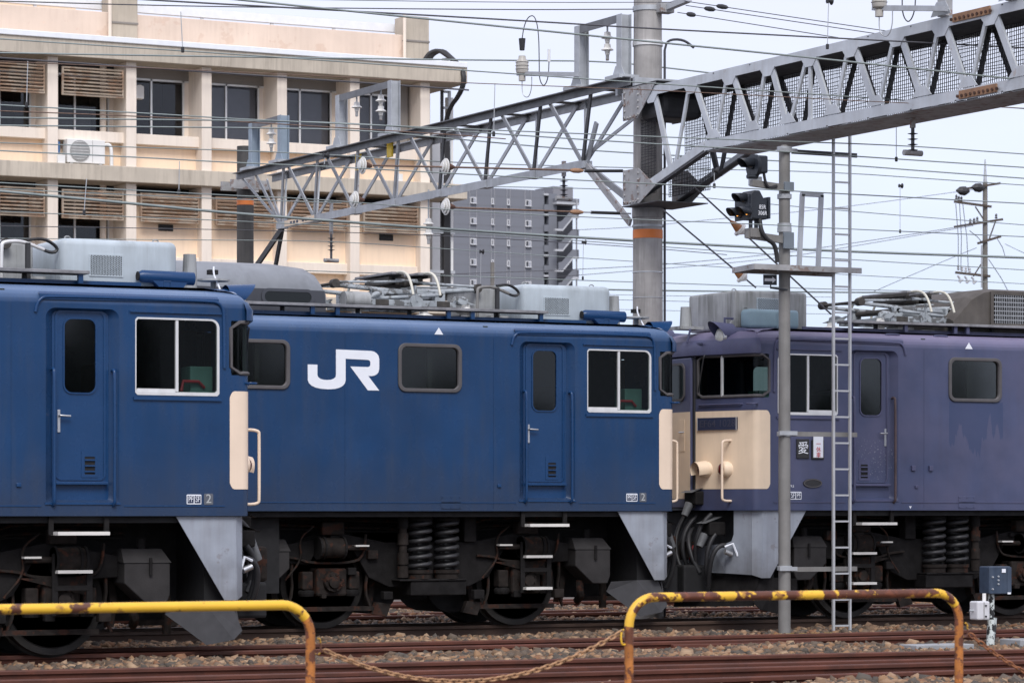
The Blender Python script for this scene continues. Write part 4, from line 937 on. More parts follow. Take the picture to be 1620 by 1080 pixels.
# ---- lettering and emblems
def flat_poly(T, P3, pts, name, m, v=-.004, th=.003):
    return MB().prism(pts, lambda a, c: P3(a, v, c), lambda a, c: P3(a, v+th, c)).build(name, M[m], T)
def arc(cx, cy, rx, ry, a0, a1, n=7): return [(cx+rx*math.cos(R(a0+(a1-a0)*i/n)), cy+ry*math.sin(R(a0+(a1-a0)*i/n))) for i in range(n+1)]
# logo outline in drawing units (x right, y down)
lg = [(345,186),(405,186),(405,255)]+[(410,268),(425,279),(445,284),(465,285),(487,283),(506,276),(518,264),(520,250)]+[(520,83),(740,87)]
lg += [(758,91),(774,101),(786,117),(791,138),(791,205),(786,226),(775,241),(760,250),(745,253),(722,253)]+[(791,348),(719,348),(609,193),(720,194),(730,190),(735,180),(735,161),(730,151),(720,147),(580,143)]
lg += [(580,285),(575,305),(562,322),(540,335),(512,343),(470,346),(425,343),(393,336),(370,325),(353,309),(346,290)]
pts = [(5.04-(x-345)/446*.94, 3.362-(y-83)/265*.482) for x, y in lg]
lo = MB().plate(pts, [], lambda a, b, dep: PB(a, -.005+dep, b), .004).build('logo', M['white_mark'], BB_)
for P3, B, u0 in ((PB, BB_, 3.30), (PC_, BC, 3.32)):
    z0 = 3.575; flat_poly(B, P3, [(u0-.06,z0),(u0+.06,z0),(u0,z0+.085)], 'triangle_mark', 'white_mark', -.004)
flat_poly(BC, PC_, [(2.36,1.485),(2.40,1.485),(2.38,1.45)], 'triangle_mark', 'white_mark', -.004)
def pfsf(B, P3, d, u0, u1, z0, z1, words):
    # u0 is the left edge as seen from the track side
    pl_ = MB().prism(rrect(min(u0,u1), max(u0,u1), z0, z1, .008, 3), lambda a, c: P3(a,-.005,c), lambda a, c: P3(a,.001,c)).build('code_plate', M['white_mark'], B)
    w_ = abs(u1-u0)
    for i, wd in enumerate(words):
        xc = (P3(u0,0,0).x+(w_*(.26+.48*i)))
        MB().box(xc-w_*.205, xc+w_*.205, -.008, -.0045, z0+.012, z1-.012).build('field', M['navy_mark'], pl_)
        text_mesh('letters', wd, .085, M['white_mark'], pl_, (xc, -.0095, (z0+z1)/2), width=w_*.30)
    return pl_
pfsf(BA, PA, -1, .68, .52, 1.55, 1.65, ('PF','SF')); pfsf(BB_, PB, -1, .68, .52, 1.55, 1.65, ('PF','SF')); pfsf(BC, PC_, 1, .50, .68, 1.57, 1.67, ('SF','PF'))
for B, P3 in ((BA, PA), (BB_, PB)):
    pl_ = MB().prism(rrect(.39,.49,1.545,1.66,.012,3), lambda a, c: P3(a,-.005,c), lambda a, c: P3(a,.001,c)).build('end_plate', M['grey_plate'], B)
    text_mesh('numeral', '2', .13, M['plate_text'] if 'plate_text' in M else mat('plate_text', (.42,.44,.44), .5, var=0), pl_, (P3(.44,0,0).x, -.0075, 1.602))
text_mesh('letters', '9.5', .045, M['white_mark'], BC, (.54, -.004, 1.74))
# destination board, out-of-service board and maker's oval on the purple engine
hb_ = MB().box(.60, .79, -.022, .0, 2.10, 2.35).build('board_holder', M['rubber'], LC, bevel=.006)
text_mesh('letters', '愛', .17, M['white_mark'], hb_, (.695, -.025, 2.225))
hb2 = MB().box(.83, 1.02, -.022, .0, 2.09, 2.34).build('board_holder', M['rubber'], LC, bevel=.006)
wb = MB().box(.85, 1.0, -.030, -.02, 2.11, 2.40).build('notice_board', M['white_mark'], hb2, bevel=.006)
for i, ch in enumerate('一休車'): text_mesh('letters', ch, .075, M['red_mark'], wb, (.925, -.032, 2.285-i*.072))
ov = MB().prism([(.85+.145*math.cos(R(a)), 1.78+.06*math.sin(R(a))) for a in range(0,360,12)], lambda a, c: Vector((a,-.012,c)), lambda a, c: Vector((a,.0,c))).build('maker_plate', M['rubber'], LC, smooth=30)
MB().ring([(.85+.14*math.cos(R(a)), 1.78+.056*math.sin(R(a))) for a in range(0,360,12)], [(.85+.125*math.cos(R(a)), 1.78+.044*math.sin(R(a))) for a in range(0,360,12)], lambda a, b, dep: Vector((a, -.012-dep, b)), 0, .005).build('rim', M['gasket'], ov)
for u in (2.42, 2.70): MB().box(u-.03, u+.03, -.03, 0, 1.95, 2.02).build('lug', M['paint_purple_light'], LC, bevel=.006)
# number plate on the cream nose
npl = MB(); fdir = Vector((-.295,.91,0)).normalized(); fn = Vector((-.91,-.295,0)).normalized(); fo = Vector((-.042,.12,0))
def nose(s, h, o): return fo+fdir*s+fn*o+Vector((0,0,h))
pts = [(.18,2.47),(.86,2.47),(.86,2.63),(.18,2.63)]
plo = MB().add([nose(s,h,.006) for s,h in pts]+[nose(s,h,.03) for s,h in pts], [(0,1,2,3),(4,7,6,5),(0,4,5,1),(1,5,6,2),(2,6,7,3),(3,7,4,0)]).build('number_plate', M['navy_mark'], LC)
mat('plate_faint', (.05,.055,.085), .5, var=0)
for wd_, s_c, w_d in (('EF64', .675, .27), ('1028', .345, .26)):
    tx = text_mesh('numerals', wd_, .13, M['plate_faint'], plo, (0,0,0), width=w_d, extrude=.002)
    for v in tx.data.vertices:
        x, y, z = v.co; v.co = nose(s_c-x, 2.55+z, .033-y)
for i in range(2):
    s0 = .18 if i else .845
    MB().add([nose(s0,2.46,.031),nose(s0+.012,2.46,.031),nose(s0+.012,2.64,.031),nose(s0,2.64,.031)], [(0,1,2,3)]).build('plate_edge', M['alu'], plo)
MB().tube(bez(Vector((-.05,.4,3.6)), Vector((-.05,.4,3.6)), Vector((-.05,.4,3.6)), Vector((-.05,.4,3.6)), 1), .001, 3)
# ------------------------------------------------------------------ overhead line gantry
GX = 21.80; GY = 37.82
def cpole(label, X, Y, r0, r1, h, m, band, rings, zb=-.3):
    t = thing('concrete_pole', label, 'pole', (X, Y, zb), 'concrete gantry poles')
    MB().cyl((X,Y,zb), (X,Y,h), r0, r1, 36).build('shaft', M[m], t, smooth=40)
    rr = lambda z: r0+(r1-r0)*(z-zb)/(h-zb)
    for z0, z1, mm, ex in [(band[0], band[1], 'band_orange', .004)]+rings:
        MB().lathe((X,Y,0), [(rr(z0)+.0005,z0),(rr(z0)+ex,z0+.003),(rr(z1)+ex,z1-.003),(rr(z1)+.0005,z1)], 36).build('orange_band' if mm == 'band_orange' else 'clamp_band', M[mm], t, smooth=40)
    return t
zz = lambda py: at(1025, py, GY).z
GP = cpole('grey concrete gantry pole with an orange band, rising behind the coupled locomotives', GX, GY, .222, .192, zz(-40), 'concrete_pole', (zz(378), zz(364)),
    [(zz(19), zz(11), 'galv', .014), (zz(74), zz(66), 'alu', .016), (zz(345), zz(328), 'concrete_pole', .016), (zz(360), zz(356), 'galv', .012), (zz(432), zz(430), 'steel', .006), (zz(472), zz(470.5), 'galv', .005)])
# cable conduit up the side of the pole
MB().tube([(GX+.20, GY-.12, -.2), (GX+.20, GY-.12, zz(80))], .02, 6).build('conduit', M['wire_dark'], GP)
MB().tube(smoothpath([Vector((GX+.20,GY-.12,zz(80))), Vector((GX+.22,GY-.16,zz(64))), Vector((GX+.45,GY-.2,zz(62))), Vector((GX+.62,GY-.2,zz(74)))],2), .018, 6).build('cable_loop', M['wire_dark'], GP, smooth=60)
# top side arm for the thin wires
a0, a1 = Vector((GX+.1, GY, zz(20))), Vector((GX+.1, GY, zz(20)))+Vector((.12,-.75,.10))
MB().bar(a0, a1, .09, .09).build('side_arm', M['galv'], GP, bevel=.005)
MB().box(GX+.02, GX+.24, GY-.32, GY-.15, zz(24), zz(8)).build('arm_clamp', M['galv_rusty'], GP, bevel=.008)
GP2Y = atX(388, 300, GX).y; z2 = lambda py: atX(388, py, GX).z
GP2 = cpole('dark weathered concrete gantry pole with an orange band, in front of the office building', GX, GP2Y, .158, .148, z2(232), 'concrete_pole_dark', (z2(325), z2(316)), [(z2(286), z2(276), 'galv_rusty', .02)])

# ---- left lattice beam: triangular, two top chords and one bottom chord
ZT, ZBm = 7.36, 6.38; XF, XB, XM = 21.45, 22.12, 21.75
y_of = lambda px, X: atX(px, 200, X).y
LBm = thing('lattice_beam', 'grey galvanised triangular lattice beam spanning between the two concrete poles', 'gantry beam', (GX, (GY+GP2Y)/2, ZBm), 'gantry beams')
ya, yb = GY-.15, y_of(376, XF)
MB().angle((XF,ya,ZT+.02), (XF,yb,ZT+.02), .10, .014, side=(-1,0,0)).build('top_chord', M['girder_top'] if 'girder_top' in M else mat('girder_top', (.16,.165,.175), .5, metal=.2, var=.2), LBm)  # darker steel puts the shade under this flange into its colour
MB().angle((XB,ya,ZT+.02), (XB,yb,ZT+.02), .11, .014, side=(-1,0,0)).build('top_chord', M['galv'], LBm)
yb0, yb1 = y_of(925, XM), y_of(447, XM)
MB().angle((XM-.055,yb0,ZBm+.05), (XM-.055,yb1,ZBm+.05), .11, .014, side=(1,0,0)).build('bottom_chord', M['galv'], LBm)
# panel points
nodes_b = [y_of(p, XM) for p in (925, 847, 770, 698, 626, 563, 500, 447)]
tops = [y_of(p, XF) for p in (985, 900, 820, 745, 674, 610, 546, 488, 430, 378)]
def lbar(p, q, w, m, nm='lattice_bar', par=None, t=None):
    return MB().bar(p, q, w, t or w*.35, up=(1,0,0)).build(nm, M[m], par or LBm)
mat('bar_dark', (.075,.077,.082), .6, var=.3)
for i, yb_ in enumerate(nodes_b):
    ylo, yhi = tops[i], tops[i+1]
    pb = Vector((XM, yb_, ZBm+.03))
    y_a = (ylo*.35+yb_*.65) if False else yb_-.62; y_b = yb_+.62
    lbar(pb+Vector((-.03,0,0)), (XF+.02, yb_-.70, ZT-.02), .075, 'bar_dark' if i < 4 else 'galv')
    lbar(pb+Vector((-.03,.03,0)), (XF+.02, yb_+.58, ZT-.02), .065, 'galv')
    lbar(pb+Vector((.03,0,0)), (XB-.02, yb_-.66, ZT-.02), .065, 'galv')
    lbar(pb+Vector((.03,.03,0)), (XB-.02, yb_+.62, ZT-.02), .055, 'galv_rusty' if i % 3 == 2 else 'galv')
    # batten plates across the two top chords
    yt = yb_-.68
    MB().box(XF, XB, yt-.09, yt+.09, ZT-.012, ZT+.0).build('batten_plate', M['girder_dark'], LBm)
    MB().box(XM-.07, XM+.07, yb_-.10, yb_+.12, ZBm-.07, ZBm+.035).build('gusset', M['galv'], LBm, bevel=.004)
lbar((XF+.05, tops[-1], ZT-.05), (XM-.02, nodes_b[-1]+.1, ZBm+.06), .05, 'galv')
lbar((XB-.05, tops[-1]+.2, ZT-.05), (XM+.02, nodes_b[-1]+.1, ZBm+.06), .05, 'galv')
MB().box(XF-.02, XB+.02, GP2Y-.25, GP2Y-.19, ZT-.22, ZT-.06).box(XF-.02, XB+.02, GP2Y+.19, GP2Y+.25, ZT-.22, ZT-.06).build('pole_clamp', M['galv_rusty'], LBm)
MB().box(XF-.01, XB+.01, GY-.27, GY-.21, ZT-.20, ZT-.0).box(XF-.01, XB+.01, GY+.21, GY+.27, ZT-.20, ZT-.0).build('pole_clamp', M['galv'], LBm)
# knee braces
pk = Vector((XM, yb0, ZBm))
for sx, m in ((-.22,'galv_rusty'), (.26,'galv')): lbar(pk, (GX+sx, GY+.10, 5.40), .10, m, 'knee_brace')
lbar((XM,yb0-.05,ZBm+.0), (XM,yb0-.35,ZBm+.55), .09, 'galv', 'knee_brace')
lbar((XM,yb0,ZBm+.1), (XB-.05,GY+.3,ZT-.25), .05, 'galv', 'lattice_bar')
pk2 = Vector((XM, yb1, ZBm-.05))
lbar(pk2, (GX-.2, GP2Y-.15, 5.30), .11, 'girder_dark', 'knee_brace'); lbar(pk2, (GX+.25, GP2Y-.55, 5.25), .11, 'girder_dark', 'knee_brace')
# small code plate on the bottom chord
q0 = atX(478, 350, XM-.07); MB().box(XM-.075, XM-.068, q0.y-.5, q0.y+.75, ZBm-.055, ZBm+.045).build('code_plate', M['cream_dirty'], LBm)
for k in range(6):
    y = q0.y-.35+k*.13+(.12 if k > 2 else 0); MB().box(XM-.080, XM-.0755, y, y+.08, ZBm-.025, ZBm+.015).build('code_mark', M['navy_mark'], LBm)
for px, py in ((567, 257), (617, 236)):
    q = atX(px, py, XF+.12); yt = MB().box(XF+.10, XF+.13, q.y-.10, q.y+.08, q.z-.13, q.z+.13).build('yellow_tag', M['yellow_tag'], LBm)

# ---- right box girder with safety netting
XF2, XB2 = 21.42, 22.18; ZT2, ZB2 = 7.12, 6.22
RBm = thing('lattice_beam', 'pale grey box girder with dark safety netting, coming towards the camera over the near tracks', 'gantry beam', (GX, 33, ZB2), 'gantry beams')
y0 = GY-.55; y1 = 24.5
yk = y_of(1115, XF2)
for X, m, s in ((XF2,'galv_white',1), (XB2,'galv',-1)):
    MB().angle((X,GY+.05,ZT2+.05), (X,y1,ZT2+.05), .108, .014, side=(s,0,0)).build('top_chord', M[m], RBm)
    MB().angle((X,yk,ZB2+.07), (X,y1,ZB2+.07), .115, .014, side=(s,0,0)).build('bottom_chord', M[m], RBm)
    MB().bar((X+.01*s,yk+.02,ZB2), (X+.01*s,GY-.22,5.72), .14, .02, up=(1,0,0)).build('haunch', M[m], RBm)
    MB().bar((X+.05*s,yk+.02,ZB2-.06), (X+.05*s,GY-.22,5.66), .02, .11, up=(1,0,0)).build('haunch_flange', M['girder_dark'], RBm)
for k in range(14):
    y = yk-.2-k*.9
    if y > y1: MB().bar((XF2,y,ZB2-.05), (XB2,y-.25,ZB2-.05), .06, .012).bar((XF2,y,ZT2+.03), (XB2,y-.25,ZT2+.03), .06, .012).build('cross_bar', M['girder_dark'], RBm)
MB().box(XF2+.03, XB2-.03, y1, yk, ZB2-.075, ZB2-.062).build('floor_plate', M['galv_rusty'], RBm)
MB().box(XF2+.02, XB2-.02, y1, y0+.2, ZT2-.03, ZT2-.0).build('roof_netting_frame', M['girder_dark'], RBm)
# zig-zag bracing read off the photograph: (bottom px, top px)
bb = [(1128,1135),(1205,1196),(1255,1210),(1325,1275),(1385,1350),(1452,1420),(1525,1490),(1605,1570),(1690,1650)]
nb = [y_of(p, XF2) for p in (1063, 1128, 1190, 1245, 1316, 1385, 1458, 1530, 1612, 1700)]
tt_ = [y_of(p, XF2) for p in (1030, 1093, 1153, 1214, 1280, 1345, 1418, 1488, 1566, 1655)]
for i in range(len(nb)-1):
    zb = ZB2+.06 if i else 5.95
    for X, m, w_ in ((XF2+.02,'galv_white',.095), (XB2-.02,'girder_dark',.10)):
        off = 0
        MB().bar((X,nb[i]+.03,zb), (X,tt_[i]-.06,ZT2-.02), .095 if X < 22 else .10, .03, up=(1,0,0)).build('lattice_bar', M[m], RBm)
        MB().bar((X,nb[i]-.03,zb), (X,tt_[i+1]+.06,ZT2-.02), .055 if X < 22 else .07, .03, up=(1,0,0)).build('lattice_bar', M[m], RBm)
    if i:
        MB().prism([(nb[i]-.20,ZB2+.08),(nb[i]+.20,ZB2+.08),(nb[i]+.08,ZB2+.20),(nb[i]-.08,ZB2+.20)], lambda a, c: Vector((XF2-.004,a,c)), lambda a, c: Vector((XF2+.006,a,c))).build('gusset', M['galv_white'], RBm)
    MB().prism([(tt_[i]-.18,ZT2-.06),(tt_[i]+.18,ZT2-.06),(tt_[i]+.08,ZT2-.17),(tt_[i]-.08,ZT2-.17)], lambda a, c: Vector((XF2-.004,a,c)), lambda a, c: Vector((XF2+.006,a,c))).build('gusset', M['galv_white'], RBm)
MB().bar((XF2+.02,y_of(1280,XF2),ZB2+.05), (XF2+.02,y_of(1280,XF2),ZT2), .06, .03, up=(1,0,0)).build('lattice_bar', M['galv_white'], RBm)
mat('splice_rust', (.30,.17,.10), .8, var=.3, scale=9)
# rusty splice joints with bolt rows
for z, py in ((ZT2, 30), (ZB2, 145)):
    q = y_of(1538 if z == ZT2 else 1548, XF2)
    sp_ = MB().box(XF2-.02, XF2+.02, q-.36, q+.36, z-.045, z+.05).build('splice_plate', M['splice_rust'], RBm)
    for k in range(10): MB().lathe((XF2-.035, q-.38+k*.084, z-.01), [(.02,0),(.02,.02)], 6, 'x').build('bolt', M['rust_dark'], sp_)
# gusset plates clasping the pole
for z0, z1, tp in ((6.78, 7.22, 1), (5.62, 6.10, 0)):
    q = [(GY+.0, z1), (GY+.0, z0), (GY-.40, z0), (GY-.90, z1)]
    if not tp: q = [(GY+.0,z1),(GY+.0,z0),(GY-.45,z0),(GY-.88,z0+.20),(GY-.42,z1)]
    for X in (XF2-.015, XB2+.005):
        gp_ = MB().prism(q, lambda a, c: Vector((X,a,c)), lambda a, c: Vector((X+.012,a,c))).build('gusset_plate', M['galv_rusty'], RBm)
        if X < 22:
            for k in range(5):
                for (yy, zz_) in ((GY-.05, z0+.04+k*(z1-z0-.1)/4), (GY-.05-k*.08, z0+.03), (GY-.42, z0+.05+k*.09)):
                    MB().lathe((X-.02,yy,zz_), [(.017,0),(.017,.02)], 6, 'x').build('bolt', M['galv_rusty'], gp_)
    MB().box(XF2-.02, XB2+.02, GY-.95, GY+.02, (z1 if tp else z0-.02), (z1+.012 if tp else z0-.008)).build('cover_plate', M['girder_dark'], RBm)
MB().box(XF2+.1, XB2-.02, GY-.9, GY-.25, 6.75, ZT2-.02).build('maintenance_box', M['girder_dark'], RBm, bevel=.08)
# safety netting along the back plane and round the pole
nm = MB()
def netplane(P, ua, ub, za, zb, st):
    n1 = int(abs(ub-ua)/st); n2 = int(abs(zb-za)/st)
    for i in range(n1+1):
        u = ua+(ub-ua)*i/n1; j = random.uniform(-.006,.006); nm.bar(P(u+j,za), P(u-j,zb), .007, .007)
    for k in range(n2+1):
        z = za+(zb-za)*k/n2; seg = max(2, int(abs(ub-ua)/.45))
        for s in range(seg):
            a, b = ua+(ub-ua)*s/seg, ua+(ub-ua)*(s+1)/seg
            nm.bar(P(a, z+.014*math.sin(s*1.3+k)), P(b, z+.014*math.sin((s+1)*1.3+k)), .007, .007)
netplane(lambda u, z: Vector((XB2-.08, u, z)), GY-.5, y1+.5, ZB2+.05, ZT2-.05, .042)
netplane(lambda u, z: Vector((XB2-.16, u, z)), GY-.2, GY-1.3, 5.75, ZB2+.05, .042)
netplane(lambda u, z: Vector((GX-.23, u, z)), GY-.22, GY-.62, 5.75, 6.8, .038)
nm.build('safety_netting', M['net_dark'], RBm, kind='stuff', fix=False)

# ---- portal frames standing on the beams, with hanging insulators
def hframe(label, p0, p1, zt, m, X):
    # p0/p1: pixel feet (left, right); real posts on the beam
    t = thing('insulator_frame', label, 'insulator frame', atX(*p0, X), 'portal frames on the gantry')
    a, b = atX(*p0, X), atX(*p1, X); a.z = b.z = ZT+.03
    for q in (a, b):
        MB().box(X-.09,X-.078,q.y-.07,q.y+.07,q.z,q.z+zt).box(X-.078,X+.06,q.y-.006,q.y+.006,q.z,q.z+zt).box(X+.06,X+.072,q.y-.07,q.y+.07,q.z,q.z+zt).build('post', M[m], t)
        MB().prism([(q.y-.19,q.z),(q.y+.19,q.z),(q.y+.08,q.z+.17),(q.y-.08,q.z+.17)], lambda u, c: Vector((X-.10,u,c)), lambda u, c: Vector((X-.092,u,c))).build('foot_gusset', M[m], t)
        MB().box(X-.2,X+.3,q.y-.20,q.y+.20,q.z-.02,q.z+.03).build('base_plate', M['galv'], t)
    MB().angle((X-.08,a.y,a.z+zt), (X-.08,b.y,b.z+zt), .10, .012, side=(1,0,0)).build('cross_bar', M['girder_top'], t)
    return t, a, b
def insul(label, top, n, mt='porcelain', hang=.12, r=.085, grp='suspension insulators'):
    t = thing('suspension_insulator', label, 'insulator', top, grp)
    MB().cyl(top, top-Vector((0,0,hang)), .014, None, 8).build('hanger', M['galv'], t)
    z = top.z-hang
    for k in range(n):
        MB().lathe((top.x,top.y,z), [(.02,0),(.045,-.01),(.05,-.06),(r,-.085),(r*1.02,-.095),(.04,-.105),(.03,-.16)], 16).build('disc', M[mt], t, smooth=45); z -= .165
    MB().bar((top.x-.02,top.y,z-.03), (top.x+.02,top.y,z-.03), .04, .09).build('clamp', M['galv_rusty'], t, bevel=.008)
    return t, Vector((top.x, top.y, z-.05))
hf1, a, b = hframe('pale grey portal frame on the beam, just left of the banded concrete pole', (921,130), (988,115), .88, 'galv', XF+.05)
insul('two-disc insulator hanging in the portal frame just left of the banded concrete pole', Vector((XF+.05, atX(956,40,XF).y, ZT+.86)), 2)
hf2, a, b = hframe('pale grey portal frame standing on the middle of the left lattice beam', (541,236), (624,208), .86, 'galv', XF+.05)
insul('two-disc insulator hanging nearer the lattice beam middle, right of a single-disc one', Vector((XF+.05, atX(598,160,XF).y, ZT+.84)), 2)
insul('single-disc insulator hanging left of a two-disc one in the middle portal frame', Vector((XF+.05, atX(560,170,XF).y, ZT+.84)), 1)
hf3, a, b = hframe('bluish grey portal frame beside the dark weathered pole', (403,268), (449,254), .80, 'girder_blue', XF+.05)
insul('two-disc insulator hanging in the bluish frame beside the dark weathered pole', Vector((XF+.05, atX(425,212,XF).y, ZT+.78)), 2)
# hanging contact-wire supports below the beams
def strut_ins(label, top, ln, base=0.):
    t = thing('rod_insulator', label, 'insulator', top, 'rod insulators below the gantry')
    z = top.z
    MB().bar(top, (top.x,top.y,z-base-.12), .05, .05).build('hanger_bar', M['galv_rusty'], t)
    z -= base+.12
    MB().cyl((top.x,top.y,z), (top.x,top.y,z-ln), .022, None, 8).build('rod', M['wire_dark'], t)
    for k in range(4): MB().lathe((top.x,top.y,z-.06-k*.065), [(.02,0),(.065,-.008),(.02,-.02)], 12).build('shed', M['wire_dark'], t)
    MB().cyl((top.x-.13,top.y,z-ln-.02), (top.x+.13,top.y,z-ln-.02), .035, None, 10).build('clamp', M['galv_rusty'], t)
strut_ins('rod insulator hanging below the netted box girder', Vector((XF2+.35, y_of(1444, XF2+.35), ZB2-.08)), .28)
strut_ins('rod insulator on a long hanger below the left end of the lattice beam', Vector((XM, y_of(524, XM), ZBm-.03+.25)), .42, .42)
strut_ins('rod insulator standing at the right end of the lattice beam', Vector((XM, y_of(892, XM), ZBm+.1)), .30, .1)
q = atX(678, 300, XM); t_ = insul('two-disc insulator on a long hanger under the middle of the lattice beam', Vector((XM, q.y, q.z)), 2, hang=.45)

# ---- arrester units with looped leads on pole brackets
def arrester(label, c, arm_to, X, up=True):
    t = thing('surge_arrester', label, 'surge arrester', c, 'surge arresters on the gantry')
    MB().bar(c+Vector((0,.12,-.02)), arm_to, .06, .06).build('arm', M['galv'], t)
    MB().lathe(c, [(.05,-.14),(.05,-.06),(.03,-.05),(.08,-.03),(.09,.0),(.09,.12),(.085,.14),(.055,.18),(.05,.22)], 16).build('housing', M['arr_grey'], t, smooth=40)
    for k in range(3): MB().lathe(c+Vector((0,0,.02+k*.05)), [(.085,0),(.10,.01),(.085,.02)], 16).build('shed', M['arr_grey'], t)
    MB().cyl(c+Vector((0,0,.30)), c+Vector((0,0,.47)), .035, .05, 12).build('cap', M['rubber'], t)
    MB().tube(smoothpath([c+Vector(p) for p in ((0,0,.47),(.02,-.02,.65),(.05,-.1,.78),(.10,-.2,.78),(.12,-.28,.55),(.12,-.30,.1),(.12,-.30,-.15),(.14,-.40,-.27),(.16,-.5,-.15),(.16,-.52,.1))],2), .008, 5).build('lead', M['wire_dark'], t, smooth=60)
    MB().cyl(c+Vector((.16,-.52,.08)), c+Vector((.16,-.52,.26)), .022, None, 8).build('clamp', M['winwhite'], t)
    MB().tube(smoothpath([c+Vector(p) for p in ((0,0,-.14),(0,0,-.3),(.02,-.05,-.38),(.04,-.14,-.38),(.05,-.2,-.26),(.05,-.2,-.1))],2), .007, 5).build('ground_lead', M['galv'], t)
    return t
mat('clamp_blue', (.17,.20,.23), .5, var=.1)
mat('arr_grey', (.42,.40,.36), .45, var=.1)
ca = atX(826, 113, XF-.35); arrester('surge arrester with a looping black lead, left of the banded concrete pole', ca, atX(918,118,XF-.1), XF)
cb_ = atX(1391, 8, XF2-.35); arrester('surge arrester above the netted box girder at the top of the picture', cb_, atX(1498,14,XF2-.1), XF2)
fr_ = thing('insulator_frame', 'grey post standing on the netted box girder near the top right corner', 'insulator frame', (XF2, y_of(1495,XF2), ZT2+.05), 'portal frames on the gantry')
q = y_of(1495, XF2); MB().box(XF2-.05,XF2+.05,q-.08,q+.08,ZT2+.05,ZT2+1.0).build('post', M['galv_rusty'], fr_); MB().prism([(q-.2,ZT2+.06),(q+.2,ZT2+.06),(q+.09,ZT2+.22),(q-.09,ZT2+.22)], lambda u, c: Vector((XF2-.062,u,c)), lambda u, c: Vector((XF2-.054,u,c))).build('foot_gusset', M['galv'], fr_)
fr_ = thing('insulator_frame', 'grey post foot on the netted box girder in the top right corner', 'insulator frame', (XF2, y_of(1603,XF2), ZT2+.05), 'portal frames on the gantry')
q = y_of(1603, XF2); MB().box(XF2-.05,XF2+.05,q-.08,q+.08,ZT2+.05,ZT2+1.0).build('post', M['galv_rusty'], fr_); MB().prism([(q-.2,ZT2+.06),(q+.2,ZT2+.06),(q+.09,ZT2+.22),(q-.09,ZT2+.22)], lambda u, c: Vector((XF2-.062,u,c)), lambda u, c: Vector((XF2-.054,u,c))).build('foot_gusset', M['galv'], fr_)

